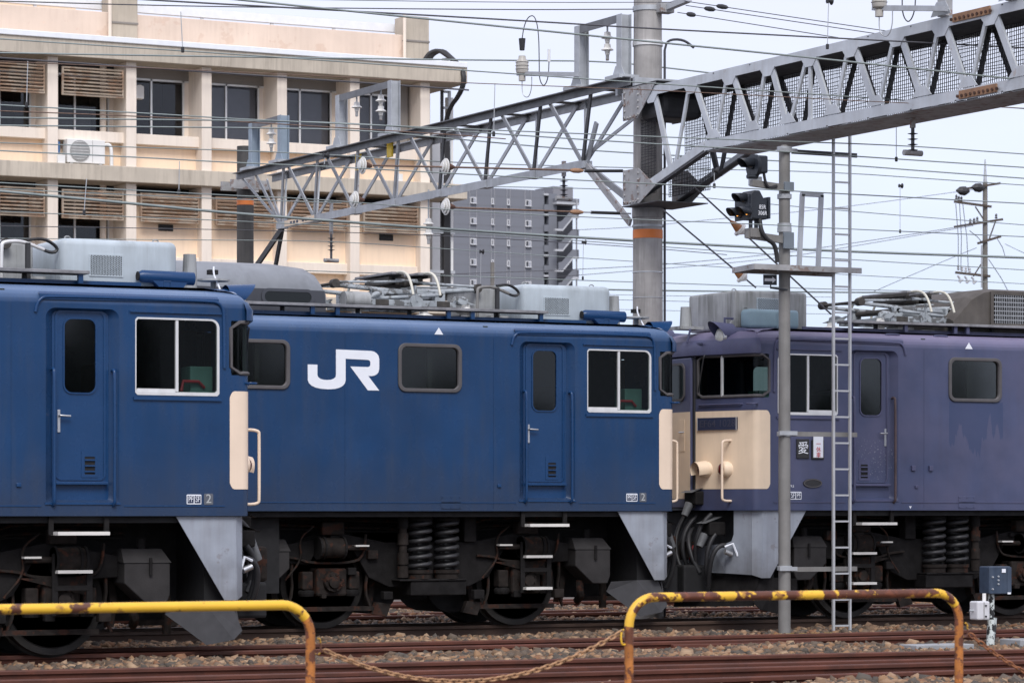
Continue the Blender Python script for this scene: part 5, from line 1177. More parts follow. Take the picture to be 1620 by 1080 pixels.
# ------------------------------------------------------------------ wires: (distance, radius, material, picture points)
WIRES = [
 (33.0, .008, 'wire_dark', [(-150,-1),(0,2),(200,8),(400,12),(810,16),(1002,15)]),
 (36.0, .006, 'wire_dark', [(440,-1),(810,4.5),(1062,4)]),
 (30.5, .011, 'wire_dark', [(-150,-22),(300,4),(400,9.6),(810,32),(1000,44),(1210,55),(1620,76),(1770,84)]),
 (29.0, .013, 'wire_grey', [(300,-8),(400,2.5),(810,44),(985,62),(1210,84),(1620,127),(1770,143)]),
 (32.0, .009, 'wire_grey', [(-150,51),(0,62),(400,88),(810,117),(1000,130),(1210,144),(1620,172),(1770,182)]),
 (46.0, .016, 'wire_grey', [(-150,81),(0,84),(410,91),(810,96),(956,97),(1050,107),(1135,117)]),
 (31.0, .006, 'wire_rust', [(-150,90),(0,97),(410,116),(730,131.5),(1000,141),(1210,152),(1400,162),(1770,178)]),
 (33.0, .009, 'wire_grey', [(-150,158),(0,166),(240,180),(400,190),(730,204),(1000,215),(1210,223),(1430,230),(1620,244),(1770,254)]),
 (33.4, .010, 'wire_grey', [(-150,184),(0,186),(240,189.5),(400,191),(560,195),(730,208),(930,221.5),(1210,238),(1500,257),(1770,275)]),
 (43.0, .013, 'wire_grey', [(-150,197),(0,198.5),(240,201),(400,202.5),(560,205),(730,221),(930,239),(1300,258),(1500,273.6),(1770,293)]),
 (38.5, .009, 'wire_rust', [(-150,171),(0,175.5),(240,185),(400,194),(700,212),(800,220)]),
 (44.0, .010, 'wire_grey', [(-150,221),(0,226),(240,234),(424,240),(560,247),(700,257),(1000,266),(1300,271),(1500,285),(1770,303)]),
 (32.6, .009, 'wire_grey', [(-150,231),(0,238.5),(240,250),(360,257),(530,264),(730,275.5),(930,286),(1200,299),(1300,305),(1620,322),(1770,330)]),
 (38.0, .016, 'wire_rust', [(590,262),(730,265),(905,269.5)]),
 (44.0, .009, 'wire_grey', [(700,294),(930,298),(1000,302),(1300,331),(1620,356),(1770,367)]),
 (31.6, .007, 'wire_grey', [(-150,281),(0,289),(240,302.5),(360,309),(500,315),(730,334),(1000,347),(1210,355),(1300,360.5),(1620,374.5),(1770,381)]),
 (38.6, .008, 'wire_grey', [(-150,292),(0,299),(240,310),(360,315),(540,321)]),
 (38.0, .016, 'wire_rust', [(700,328),(730,329),(905,335)]),
 (44.0, .026, 'wire_grey', [(-150,289),(0,302.5),(240,325),(360,337),(665,360),(1000,381),(1300,396.5),(1620,407.6),(1770,413)]),
 (45.0, .009, 'wire_grey', [(-150,328),(0,334.5),(240,344.5),(360,349),(700,365),(1000,387),(1300,408),(1620,427),(1770,436)]),
 (46.0, .008, 'wire_dark', [(-150,355),(0,357.5),(240,361),(665,370),(1000,390),(1150,403)]),
 (47.0, .008, 'wire_grey', [(-150,376),(0,377),(360,380),(522,381),(730,395.5),(1000,413.5),(1325,434),(1620,449),(1770,456)]),
 (48.0, .010, 'wire_grey', [(480,428),(730,437),(1000,446),(1210,453),(1300,457.5),(1620,463)]),
 (52.0, .020, 'wire_grey', [(600,448),(965,459),(1300,462),(1460,463)]),
 (60.0, .007, 'wire_dark', [(690,470),(1000,474),(1320,484)]), (60.5, .006, 'wire_dark', [(690,456),(1000,468),(1320,470)]), (61.0, .006, 'wire_dark', [(960,489),(1320,497)]),
 (150., .022, 'wire_dark', [(700,434),(1000,423),(1200,405),(1300,392),(1500,362),(1545,353)]), (151., .020, 'wire_dark', [(880,438),(1210,412),(1330,393),(1540,357)]),
 (150., .018, 'wire_dark', [(905,364),(1000,360),(1150,345),(1320,330),(1540,300)]), (152., .020, 'wire_dark', [(1380,462),(1500,410),(1545,392)]), (149., .02, 'wire_dark', [(1590,386),(1640,410)]),
]
for Y, r, m, pts in WIRES:
    P = smoothpath([at(x, y, Y) for x, y in pts], 2)
    o = MB().tube(P, r*.85, 5).build('overhead_wire', M[m], None, smooth=80, fix=False); o['_y'] = 0.
# labels from where each wire shows in the picture
def wy(pts, x):
    for (a, b), (c, d) in zip(pts, pts[1:]):
        if a <= x <= c: return b+(d-b)*(x-a)/(c-a)
ws = [o for o in bpy.data.objects if o.name.startswith('overhead_wire')]
ordw = ['topmost','second','third','fourth','fifth','sixth','seventh','eighth','ninth','tenth','eleventh','twelfth','thirteenth','fourteenth','fifteenth','sixteenth','seventeenth','eighteenth','nineteenth','twentieth','twenty-first','twenty-second','twenty-third','twenty-fourth','twenty-fifth','twenty-sixth','twenty-seventh','twenty-eighth']
done = set()
for x, where in ((1600, 'at the right edge of the picture'), (30, 'at the left edge of the picture'), (810, 'across the middle of the picture'), (1200, 'right of the banded pole'), (1400, 'over the purple locomotive'), (1620, 'at the far right')):
    rows = sorted((wy(W_[3], x), i) for i, W_ in enumerate(WIRES) if wy(W_[3], x) is not None and -2 < wy(W_[3], x))
    for k, (y, i) in enumerate(rows):
        if i not in done:
            done.add(i); col_ = {'wire_dark':'dark','wire_grey':'grey','wire_rust':'rust-brown'}[WIRES[i][2]]
            tag(ws[i], f'{"thin " if WIRES[i][1] < .010 else ""}{col_} overhead wire, {ordw[k] if k < 28 else ordw[min(k,len(ordw)-1)]} from the top {where}', 'wire', 'overhead wires')
for i, o in enumerate(ws):
    if 'label' not in o: tag(o, f'thin dark wire running from the utility pole behind the purple locomotive, number {i}', 'wire', 'overhead wires')
for o in ws:
    if '_y' in o: del o['_y']
# thin feeder wires with black sleeves from the pole arm to the box girder
for k, (p, q, sl_) in enumerate((((1082,2),(1420,52),(1141,11.5)), ((1085,9),(1402,56),(1122,16.5)), ((1072,20),(1326,60),(1093,25.5)))):
    a, b = at(*p, 37.0), at(*q, 33.5); t = thing('sleeved_wire', f'thin wire with a black oval sleeve, {("upper","middle","lower")[k]} of three from the pole top', 'wire', a, 'sleeved wires')
    MB().tube([a, b], .006, 5).build('wire', M['wire_dark'], t)
    f = (sl_[0]-p[0])/(q[0]-p[0]); c = a.lerp(b, f*1.08); dr = (b-a).normalized()
    MB().tube([c-dr*.11, c-dr*.07, c, c+dr*.07, c+dr*.11], [.008,.028,.035,.028,.008], 10).build('sleeve', M['rubber'], t, smooth=60)
# dropper wires between messenger and contact wires
for k, (x, ya_, yb_, Y, x2) in enumerate(((286,19,79,30.2,289), (44,97,166,32.0,42), (137,283,336,33.0,133), (284,255,304,33.0,283), (783,132,212,32.0,781), (923,383,440,46.5,922), (1424,294,366,43.5,1424), (1418,172,252,32.5,1418), (761,398,452,46.5,760), (1130,270,294,33.2,1130), (514,246,264,33.2,513), (1311,2,74,30.0,1309))):
    t = thing('dropper', 'thin dropper wire with a small black clamp', 'dropper', at(x, ya_, Y), 'dropper wires')
    MB().tube([at(x,ya_,Y), at(x2,yb_,Y)], .005, 5).build('wire', M['galv'], t)
    c = at(x2, yb_, Y); MB().box(c.x-.016,c.x+.016,c.y-.014,c.y+.014,c.z-.03,c.z+.03).build('clamp', M['rubber'], t, bevel=.008)
    c = at(x, ya_, Y)
    if k > 4: MB().lathe(c+Vector((-.02,0,0)), [(.032,0),(.02,.02),(.02,.04),(.045,.06)], 10, 'x').build('roller', M['rubber'], t)
DL = ['over the building roof edge','over the upper left louvre','over the second lower louvre','left of the dark weathered pole','left of the lone surge arrester','just right of the apartment block','right of the signal mast ladder','under the netted girder','in front of the apartment block','beside the lower pole gusset','on the left lattice beam','left of the girder arrester']
for o, l in zip([o for o in bpy.data.objects if o.name.startswith('dropper')], DL): o['label'] = 'thin dropper wire with black clamp, '+l
# tension insulators on rusty stays ending at the pole
for k, (p, q, s0, s1, nm_) in enumerate((((905,269.5),(998,271),925,985,'upper'), ((905,335),(998,338),935,980,'lower'))):
    a, b = at(*p, 38.0), at(*q, 38.0); t = thing('strain_insulator', f'{nm_} rusty turnbuckle and black rod insulator pulling on the banded pole', 'insulator', a, 'strain insulators')
    MB().tube([a, b], .012, 6).build('stay', M['galv'], t)
    MB().tube([at(s0,p[1]+1,38.0), at(s1,q[1]-.5,38.0)], .022, 10).build('rod', M['rubber'], t, smooth=60)
    MB().lathe(at(912,p[1]+.5,38.0), [(.018,-.1),(.034,-.04),(.034,.04),(.018,.1)], 10, 'x').build('turnbuckle', M['splice_rust'], t, smooth=40)
for k, (px, py, d_) in enumerate(((575,262,'left'), (563,316,'lower left'), (706,264,'middle'), (707,327,'right'))):
    c = at(px, py, 38.0); t = thing('disc_insulator', f'white ribbed disc insulator on a rusty stay, {d_} of four by the lattice beam', 'insulator', c, 'disc insulators on stays')
    for r_, x in ((.115,.0),(.09,.025),(.06,.05)): MB().lathe(c+Vector((-x,0,0)), [(r_-.015,0),(r_,-.008),(r_,-.016),(r_-.03,-.02)], 20, 'x').build('rib', M['porcelain'], t, smooth=40)
    MB().lathe(c, [(.03,-.05),(.05,-.02),(.05,.05),(.02,.12)], 10, 'x').build('fitting', M['rust_dark'], t)
# guy wires with brown-and-white guy insulators
for k, (a_, b_, i_) in enumerate((((1098,296),(1315,497),(1168,360)), ((1049,332),(1196,455),(1172,436)))):
    a, b = at(*a_, 36.5), at(b_[0], b_[1], 36.2); t = thing('guy_wire', f'{("right","left")[k]} guy wire with an orange-brown and white guy insulator, right of the banded pole', 'guy wire', a, 'guy wires')
    MB().tube([a, b], .012, 6).build('wire', M['wire_dark'], t)
    f = (i_[0]-a_[0])/(b_[0]-a_[0]); c = a.lerp(b, f); dr = (b-a).normalized()
    MB().tube([c-dr*.16, c-dr*.12, c], [.012,.03,.065], 14).build('cone', M['insulator_brown'], t, smooth=50)
    MB().tube([c, c+dr*.01, c+dr*.04, c+dr*.06, c+dr*.10], [.07,.10,.10,.06,.02], 18).build('skirt', M['porcelain'], t, smooth=40)

# ------------------------------------------------------------------ signal mast
SY = 33.72; pm = lambda px, py, dy=0.: at(px, py, SY+dy)
b0 = pm(1241, 998); SX = b0.x
ST = thing('signal_mast', 'grey steel signal mast with brackets and a small platform, standing between the two tracks', 'signal mast', (SX, SY, -.1))
MB().cyl((SX,SY,-.15), (SX,SY,pm(1241,236).z), .078, .070, 24).build('pole', M['galv_pole'], ST, smooth=40)
MB().lathe((SX,SY,pm(1241,236).z), [(.070,0),(.058,.03),(.035,.05),(.01,.055)], 20).build('cap', M['galv_pole'], ST, smooth=40)
for py, ex in ((236,.012),(311,.008),(357,.005),(364,.008),(426,.01),(686,.012),(898,.012)):
    z = pm(1241,py).z; MB().lathe((SX,SY,z), [(.075,-.03),(.075+ex+.008,-.028),(.075+ex+.008,.028),(.075,.03)], 24).build('clamp_band', M['galv'], ST, smooth=40)
# stand-off arms from mast to ladder
for py, pr in ((239,1352),(685,1352),(899,1352)):
    z = pm(1241,py).z; e_ = pm(pr, py)
    MB().bar((SX-.13,SY-.09,z), (SX+.13,SY-.09,z), .02, .05).build('clamp_ear', M['galv'], ST)
    MB().angle((SX+.07,SY-.06,z+.02), (e_.x,SY-.06,z+.02), .05, .008, side=(0,1,0)).build('stand_off', M['girder_dark'] if py < 300 else M['galv_pole'], ST)
# platform
zp = pm(1241,424).z; x0_, x1_ = pm(1175,424).x, pm(1338,424).x
pf = MB().box(x0_+.1, x1_+.05, SY-.28, SY+.35, zp-.012, zp).build('platform', M['galv_pole'], ST)
MB().bar((x0_,SY-.28,zp-.02), (x0_+.1,SY+.4,zp-.02), .02, .07).bar((x0_,SY-.28,zp-.02), (x1_+.05,SY-.28,zp-.02), .02, .07).bar((x0_+.1,SY+.36,zp-.02), (x1_+.05,SY+.36,zp-.02), .02, .07).build('edge_angle', M['galv_rusty'], pf)
for k in range(34):
    x = x0_+.12+k*(x1_-x0_-.1)/34; MB().bar((x,SY-.28,zp+.006), (x,SY+.35,zp+.006), .008, .012).build('grating_bar', M['galv_pole'], pf)
# hoop guard behind the mast
hx0, hx1 = pm(1264,420,.2).x, pm(1294,420,.2).x; hz = pm(1280,308,.2).z
MB().bar((hx0,SY+.2,zp), (hx0+.05,SY+.2,hz), .05, .05).bar((hx1,SY+.2,zp), (hx1+.05,SY+.2,hz), .05, .05).bar((hx0+.03,SY+.2,hz), (hx1+.07,SY+.2,hz), .05, .05).build('guard_hoop', M['galv_white'], ST)
# arrow sign on a stub arm
az = pm(1215,443).z; ax = pm(1215,443).x
sg_ = MB().bar((ax+.03,SY-.05,az-.10), (SX,SY-.05,az-.12), .05, .02).bar((ax+.02,SY-.03,az-.11), (ax+.02,SY-.03,az), .012, .012).build('sign_arm', M['signal_black'], ST)
th_ = R(-12); rot = lambda u, w_, z: Vector((ax+u*math.cos(th_)-w_*math.sin(th_), SY-.05+u*math.sin(th_)+w_*math.cos(th_), az+z))
pts = [(-.09,-.065),(.09,-.065),(.09,.065),(-.09,.065)]
MB().prism(pts, lambda a, c: rot(a,0,c), lambda a, c: rot(a,.008,c)).build('arrow_sign', M['signal_black'], ST)
MB().prism([(-.075,-.018),(.03,-.018),(.03,-.04),(.078,.0),(.03,.04),(.03,.018),(-.075,.018)], lambda a, c: rot(a,-.004,c), lambda a, c: rot(a,-.001,c)).build('arrow', M['white_mark'], ST)
# signal heads: face turned to the left along the track
def lamp(t, c, r, ln, ang=0):
    # hooded lamp looking along -X, slightly to the viewer
    dv = Vector((-math.cos(R(ang)), -math.sin(R(ang)), -.06)).normalized(); a = Vector((-dv.y, dv.x, 0)).normalized(); u = a.cross(dv); u = u if u.z > 0 else -u
    pts = []; pts2 = []
    for k in range(15):
        an = R(-35+250*k/14); pts.append(c+(a*math.cos(an)+u*math.sin(an))*r); l2 = ln*(.45+.55*max(0, .5+.5*math.sin(an)))
        pts2.append(c+dv*l2+(a*math.cos(an)+u*math.sin(an))*r*.94)
    o = MB().add(pts+pts2, [(k,k+1,15+k+1,15+k) for k in range(14)]).build('hood', M['signal_black'], t, smooth=60)
    m_ = o.modifiers.new('s','SOLIDIFY'); m_.thickness = .006
    MB().tube([c, c+dv*.02], [r*.95, r*.95], 20).build('bezel', M['signal_black'], o)
    MB().tube([c+dv*.015, c+dv*.03, c+dv*.04], [r*.72, r*.55, r*.1], 18).build('lens', M['signal_lens'], o, smooth=60)
    return o
S1 = thing('shunting_signal', 'small single black signal head on the upper bracket of the mast', 'signal', pm(1195,262), 'signals on the mast')
c = pm(1190,261); MB().box(c.x+.0,c.x+.15,SY-.14,SY+.10,c.z-.11,c.z+.11).build('housing', M['signal_black'], S1, bevel=.02)
MB().cyl(c+Vector((-.02,-.03,-.02)), c+Vector((.03,-.03,-.02)), .15, None, 24).build('backing_disc', M['signal_black'], S1, smooth=40)
lamp(S1, c+Vector((-.03,-.03,.01)), .075, .22, 12)
MB().cyl(c+Vector((-.12,-.08,-.16)), c+Vector((.02,-.08,-.15)), .03, None, 10).build('repeater_lamp', M['signal_black'], S1)
MB().box(c.x-.03,c.x+.10,SY-.08,SY+.05,c.z-.26,c.z-.15).build('mount', M['galv'], S1, bevel=.01)
zb_ = pm(1241,296).z; MB().bar((c.x-.05,SY-.06,zb_+.02), (SX,SY-.06,zb_-.02), .07, .08).build('bracket', M['galv_pole'], S1); MB().box(SX-.07,SX+.07,SY-.12,SY-.085,zb_-.065,zb_+.055).build('clamp_plate', M['clamp_blue'], S1, bevel=.006)
MB().tube(smoothpath([c+Vector((.10,-.1,-.04)),c+Vector((.11,-.12,-.2)),c+Vector((.16,-.12,-.30)),c+Vector((.30,-.1,-.26))],2), .02, 6).build('cable', M['rubber'], S1, smooth=60)
S2 = thing('shunting_signal', 'black three-lamp signal head with white numbers on the lower bracket of the mast', 'signal', pm(1188,330), 'signals on the mast')
c = pm(1182,326)
MB().prism([(-.02,-.17),(.22,-.17),(.22,.08),(.17,.09),(.11,.19),(.02,.19),(-.06,.12),(-.06,-.05)], lambda a, b_: c+Vector((a,-.13,b_)), lambda a, b_: c+Vector((a,.14,b_))).build('housing', M['signal_black'], S2, bevel=.015)
MB().box(c.x-.05,c.x-.03,SY-.17,SY+.22,c.z-.18,c.z+.14).build('backing_plate', M['signal_black'], S2, bevel=.008)
MB().box(c.x+.22,c.x+.25,SY-.15,SY+.12,c.z-.16,c.z+.11).build('rear_door', M['signal_black'], S2)
lamp(S2, c+Vector((-.055,-.03,.09)), .07, .20, 12)
for dy_ in (-.12, .10):
    l_ = lamp(S2, c+Vector((-.055,dy_,-.08)), .07, .20, 12)
    MB().tube([c+Vector((-.095,dy_-.02,-.105)), c+Vector((-.11,dy_-.022,-.107))], [.022,.012], 12).build('lit_filament', M['amber_glow'], l_)
for i, s_ in enumerate(('85R','306R')): text_mesh('letters', s_, .075, M['white_mark'], S2, (c.x+.14, SY-.135-.003+.0, c.z-.02-i*.075), width=.10 if i == 0 else .13)
for dx in (.02, .10): MB().cyl(c+Vector((dx,-.05,-.17)), c+Vector((dx,-.05,-.30)), .025, None, 10).build('neck', M['signal_black'], S2)
MB().box(c.x-.02,c.x+.13,SY-.12,SY+.04,c.z-.40,c.z-.28).build('mount', M['galv_pole'], S2, bevel=.01)
zb_ = pm(1241,381).z; MB().bar((c.x-.04,SY-.06,zb_+.05), (SX,SY-.06,zb_-.0), .07, .09).build('bracket', M['galv_pole'], S2); MB().box(SX-.08,SX+.07,SY-.12,SY-.085,zb_-.11,zb_+.10).build('clamp_plate', M['clamp_blue'], S2, bevel=.006)
MB().tube(smoothpath([c+Vector((.12,-.1,-.16)),c+Vector((.12,-.14,-.32)),c+Vector((.20,-.14,-.42)),c+Vector((.32,-.13,-.47)),c+Vector((.36,-.12,-.60)),c+Vector((.37,-.12,-.70))],2), .028, 8).build('cable', M['rubber'], S2, smooth=60)
# ladder
LD = thing('ladder', 'tall pale aluminium ladder standing right of the signal mast', 'ladder', pm(1332,990))
xl, xr_ = pm(1318.5,800,-.13).x, pm(1344.5,800,-.13).x; zt = pm(1332,186).z
for x in (xl, xr_): MB().box(x-.0145,x+.0145,SY-.15,SY-.11,-.1,zt).build('stile', M['ladder_alu'], LD, bevel=.004)
rg = None
for k, py in enumerate(range(0, 21)):
    z = -.02+k*.33
    if z < zt:
        if rg is None: rg = MB().box(xl+.02-ORG[LD.name].x*0,xr_-.02,SY-.142,SY-.118,-.011,.011).build('rung', M['ladder_alu'], LD); rg.location.z = z
        else: o = share(rg, 'rung', LD, (0,0,z))
LD_b = None

# ------------------------------------------------------------------ far utility poles on the right
def upole(label, px, top, Y, r):
    b = at(px, 700, Y); t = thing('utility_pole', label, 'utility pole', (b.x, Y, 0), 'utility poles')
    zt_ = at(px, top, Y).z; MB().cyl((b.x,Y,0), (b.x,Y,zt_), r*1.25, r*.85, 14).build('shaft', M['upole'], t, smooth=40); return t, b.x
UY = 152.; UT, ux = upole('concrete utility pole with crossarms behind the purple locomotive roof', 1558.5, 288, UY, .165)
zu = lambda py: at(1558, py, UY).z; xu = lambda px: at(px, 400, UY).x
MB().tube([(ux,UY,zu(290)), (ux,UY,zu(252))], [.12,.03], 8).build('pole_tip', M['galv'], UT)
for (xa, ya_, xb_, yb_) in ((1510,319,1568,327), (1510,359,1586,347), (1512,431,1566,437), (1547,385,1583,374), (1520,300,1582,290)):
    MB().bar(at(xa,ya_,UY-.2), at(xb_,yb_,UY-.2), .13, .13).build('crossarm', M['uarm'], UT)
for (xa, ya_, xb_, yb_) in ((1543,327,1556,347),(1575,350,1565,378),(1540,437,1552,418)): MB().bar(at(xa,ya_,UY-.2), at(xb_,yb_,UY-.2), .06, .06).build('brace', M['uarm'], UT)
for x, y in ((1513,316),(1517,318),(1521,319),(1535,354),(1541,353),(1546,351),(1576,346),(1516,427),(1522,429),(1528,430),(1534,431)): MB().lathe(at(x,y,UY-.2), [(.06,0),(.09,.06),(.05,.14),(.08,.2),(.03,.3)], 8).build('pin_insulator', M['wire_dark'] if y < 420 else M['aptwhite'], UT)
for x, y in ((1519,442),(1530,443),(1541,444)):
    MB().tube(smoothpath([at(x-4,y-6,UY-.3), at(x,y-1,UY-.3), at(x-2,y+6,UY-.3), at(x+4,y,UY-.3)],1), .06, 6).build('cutout', M['aptwhite'], UT)
for x, y in ((1524,302),(1548,297)): MB().lathe(at(x,y,UY-.3), [(.05,-.5),(.25,-.2),(.28,.1),(.1,.4)], 10, 'x').build('cable_joint', M['rubber'], UT)
MB().tube([at(1553,455,UY-.25), at(1553,388,UY-.25)], .05, 6).build('conduit', M['galv'], UT)
for x0a, y0a, x1a, y1a in ((1512,322,1516,428),(1518,322,1520,428),(1523,322,1532,428),(1534,365,1555,385),(1578,378,1590,405),(1564,410,1600,470)):
    MB().tube([at(x0a,y0a,UY-.3), at((x0a+x1a)/2+2,(y0a+y1a)/2,UY-.3), at(x1a,y1a,UY-.3)], .025, 4).build('jumper', M['wire_dark'], UT)
UT2, ux2 = upole('short wooden utility pole in front of the apartment block', 779, 415, 170., .14)
# ------------------------------------------------------------------ office building
BY = 96.0; X_ = lambda px, Y=BY: at(px, 300, Y).x; Z_ = lambda px, py, Y=BY: at(px, py, Y).z
OB = thing('office_building', 'cream and peach concrete office building with rusty louvres over its windows', 'building', (X_(300), BY, 0))
xl, xr = X_(-260), X_(676)
# levels measured on the facade plane
zr1 = Z_(0,58); zr0 = Z_(0,86)      # roof slab fascia
zf1 = Z_(0,256); zf0 = Z_(0,281)    # upper floor slab
zg1 = zf1-(zr1-zf1); zg0 = zf0-(zr0-zf0)
DP = .9                             # depth of the column zone
wallY = BY+DP
def bx(nm, m, x0, x1, y0, y1, z0, z1, par=OB, bevel=0): return MB().box(x0,x1,y0,y1,z0,z1).build(nm, M[m], par, bevel=bevel)
bx('roof_slab', 'bconc', xl, X_(727), BY-.6, BY+10, zr0, zr1, bevel=.02)
bx('floor_slab', 'bconc', xl, X_(727), BY-.6, wallY, zf0, zf1, bevel=.02)
bx('floor_slab', 'bconc', xl, X_(727), BY-.6, wallY, zg0, zg1, bevel=.02)
gt = MB().box(xl, X_(726), BY-.66, BY-.56, zr1-.02, zr1+.16).build('gutter', M['gutter_white'], OB, bevel=.02)
bx('parapet', 'bparapet', xl, X_(640, BY+2), BY+2, BY+2.3, zr1-.1, Z_(300,43,BY+2)+.28, bevel=.02)
for px0, px1, top in ((174,217,-30),(640,678,28)):
    zt_ = Z_(px1,top,BY+1.9) if top > 0 else Z_(px1,-30,BY+1.9)
    c_ = bx('roof_column', 'bconc', X_(px0,BY+1.9), X_(px1,BY+1.9), BY+1.85, BY+2.7, zr1-.1, zt_, bevel=.02)
    bx('column_joint', 'bgrey', X_(px0-1.5,BY+1.9), X_(px1+.5,BY+1.9), BY+1.82, BY+2.7, Z_(px0, 34 if top < 0 else 63, BY+1.9)-.06, Z_(px0, 34 if top < 0 else 63, BY+1.9), c_)
    MB().cyl((X_(px0-1,BY+1.8),BY+1.75,zr1), (X_(px0-1,BY+1.8),BY+1.75,zr1+2.0), .06, None, 8).build('downpipe', M['bcream'], c_)
bx('penthouse_wall', 'bpeach', xl, X_(120,BY+5), BY+5, BY+9, zr1, Z_(0,-40,BY+5))
hp_ = MB().bar((xl,BY+3,Z_(0,-3,BY+3)), (X_(632,BY+3),BY+3,Z_(0,-3,BY+3)), .2, .28).build('roof_handrail', M['gutter_white'], OB)
for px in (55,320,430,528): MB().bar((X_(px,BY+3),BY+3,zr1), (X_(px,BY+3),BY+3,Z_(0,-3,BY+3)), .10, .10).build('post', M['gutter_white'], hp_)
MB().tube([(xl,BY-.7,Z_(0,97)), (X_(727),BY-.7,Z_(0,97))], .03, 5).build('lightning_conductor', M['wire_dark'], OB)
# storeys: columns, sills, spandrels, windows, louvres
cols_up = [-272,-156,-39,78,202,321,440,555,666]
def storey(zc, zfl, first, kind):
    # zc: underside of slab above; zfl: top of slab below
    H_ = zc-zfl; zs1 = zfl+H_*.335; zs0 = zfl+H_*.235
    for i, px in enumerate(cols_up):
        w_ = .38
        bx('column', 'bcream', X_(px)-w_*.42, X_(px)+w_*.5, BY-.30, wallY+.1, zfl, zc, bevel=.015)
        if i+1 < len(cols_up):
            xa, xb = X_(px)+w_*.5, X_(cols_up[i+1])-w_*.42
            bx('sill', 'bcream', xa-.05, xb+.02, BY-.05, wallY, zs0, zs1, bevel=.015)
            bx('spandrel', 'bpeach', xa, xb, BY+.25, wallY, zfl, zs0)
            bx('lintel', 'bgrey' if (kind == 'up' and i >= 4) else 'bdark', xa, xb, wallY-.05, wallY+.2, zc-H_*.10, zc)  # near-black lintels put the deep shade under the slab into the colour
            closed = kind == 'low' and i >= 4
            if closed:
                bx('blind_wall', 'bpeach', xa, xb, BY+.10, wallY+.1, zs1, zc-H_*.08)
                if i in (4,7): bx('vent', 'bdark', xa+.9, xa+1.4, BY+.06, BY+.1, zc-H_*.42, zc-H_*.36)
            else:
                wn = bx('window', 'alu', xa, xb, wallY-.06, wallY-.02, zs1, zs1+.07)
                zt_ = zc-H_*.10
                nm_ = 'glass_bld'
                xm_ = xa+(xb-xa)*.42; xe = xb-.22
                for a_, b_ in ((xa+.02, xm_-.02), (xm_+.02, xe)): bx('pane', nm_, a_, b_, wallY-.02, wallY-.012, zs1+.07, zt_-.06, wn)
                for x in (xa, xm_-.03, xe): MB().box(x, x+.06, wallY-.07, wallY, zs1, zt_).build('frame_post', M['alu'], wn)
                bx('frame_post', 'alu', xa, xb, wallY-.07, wallY, zt_-.06, zt_, wn)
                bx('frame_post', 'bcream', xe+.06, xb, wallY-.03, wallY+.03, zs1, zt_, wn)
                # blinds, half drawn, some storeys
                if kind == 'up' and i >= 5:
                    bl = bx('blind', 'bblind', xa+.02, xe, wallY+.12, wallY+.14, zs1+.05, zt_, wn)
                elif i in (3,): bx('cupboard', 'bgrey', xa+.4, xa+1.7, wallY+.5, wallY+.6, zs1, zs1+H_*.17, wn)
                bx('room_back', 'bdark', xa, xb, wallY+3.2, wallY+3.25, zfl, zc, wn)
            has_l = (kind == 'up' and i <= 3 and i != 99 and px < 150) or kind == 'low'
            if has_l:
                lz1, lz0 = zc-H_*.10, zc-H_*.335
                lv = MB()
                for x in (xa+.12, xb-.16): lv.box(x, x+.06, BY-.34, BY-.26, lz0, lz1)
                lv.box(xa+.12, xb-.10, BY-.34, BY-.26, lz0-.06, lz0); lv.box(xa+.12, xb-.10, BY-.34, BY-.26, lz1, lz1+.05)
                lo_ = lv.build('louvre', M['louvre'], OB)
                n_ = 7
                s0_ = None
                for k in range(n_):
                    z = lz0+(lz1-lz0)*(k+.5)/n_
                    MB().bar((xa+.17,BY-.30,z), (xb-.15,BY-.30,z), .16, .025, up=(0,-.5,.86)).build('slat', M['louvre'], lo_)
            MB().cyl((xb-.42,wallY-.2,zfl), (xb-.42,wallY-.2,zc), .11, None, 10).build('downpipe', M['bcream'], OB, smooth=50) if i in (3,) else None
mat('bblind', (.42,.39,.36), .8, var=.05)
storey(zr0, zf1, 0, 'up'); storey(zf0, zg1, 0, 'low'); storey(zg0, zg0-4, 0, 'low')
bx('core_wall', 'bdark', xl, xr, wallY+3.3, wallY+9, 0, zr0)
bx('end_wall', 'bconc', xr-.05, xr+.25, BY+.3, BY+9, 0, zr0)
# blind panel beside the last bay
bx('pilaster', 'bgrey', X_(634), X_(655), wallY-.4, wallY+.2, 0, zr0)
# window ventilator and hung bits
MB().prism([(0,0),(.42,0),(.42,.40),(.30,.46),(0,.40)], lambda a, c: Vector((X_(217)+a+.05, BY+.6, Z_(217,152)+c)), lambda a, c: Vector((X_(217)+a+.05, BY+1.4, Z_(217,152)+c))).build('vent_hood', M['ac_white'], OB, bevel=.02)
# air conditioner outdoor unit on the upper slab
AB = -.62; ax0, ax1 = X_(106,BY-.3), X_(166,BY-.3)
AC = thing('air_conditioner', 'white outdoor air conditioner with a round fan grille on the building ledge', 'air conditioner', ((ax0+ax1)/2, BY+.4+AB, zf1))
MB().box(ax0,ax1,BY+.3+AB,BY+.75+AB,zf1+.06,zf1+.82).build('casing', M['ac_white'], AC, bevel=.02)
ac_c = Vector((ax0+.42, BY+.29+AB, zf1+.45))
MB().lathe(ac_c, [(.33,0),(.335,-.02),(.30,-.025),(.02,-.03)], 32, 'y').build('fan_grille', M['ac_grille'], AC, smooth=40)
for k in range(7): 
    zk = -.27+k*.09; hw = math.sqrt(max(0,.3**2-zk**2)); MB().bar(ac_c+Vector((-hw,-.035,zk)), ac_c+Vector((hw,-.035,zk)), .012, .012).build('grille_bar', M['ac_white'], AC)
MB().bar((ax0+.85,BY+.295+AB,zf1+.1), (ax0+.85,BY+.295+AB,zf1+.8), .01, .01).build('panel_seam', M['ac_grille'], AC)
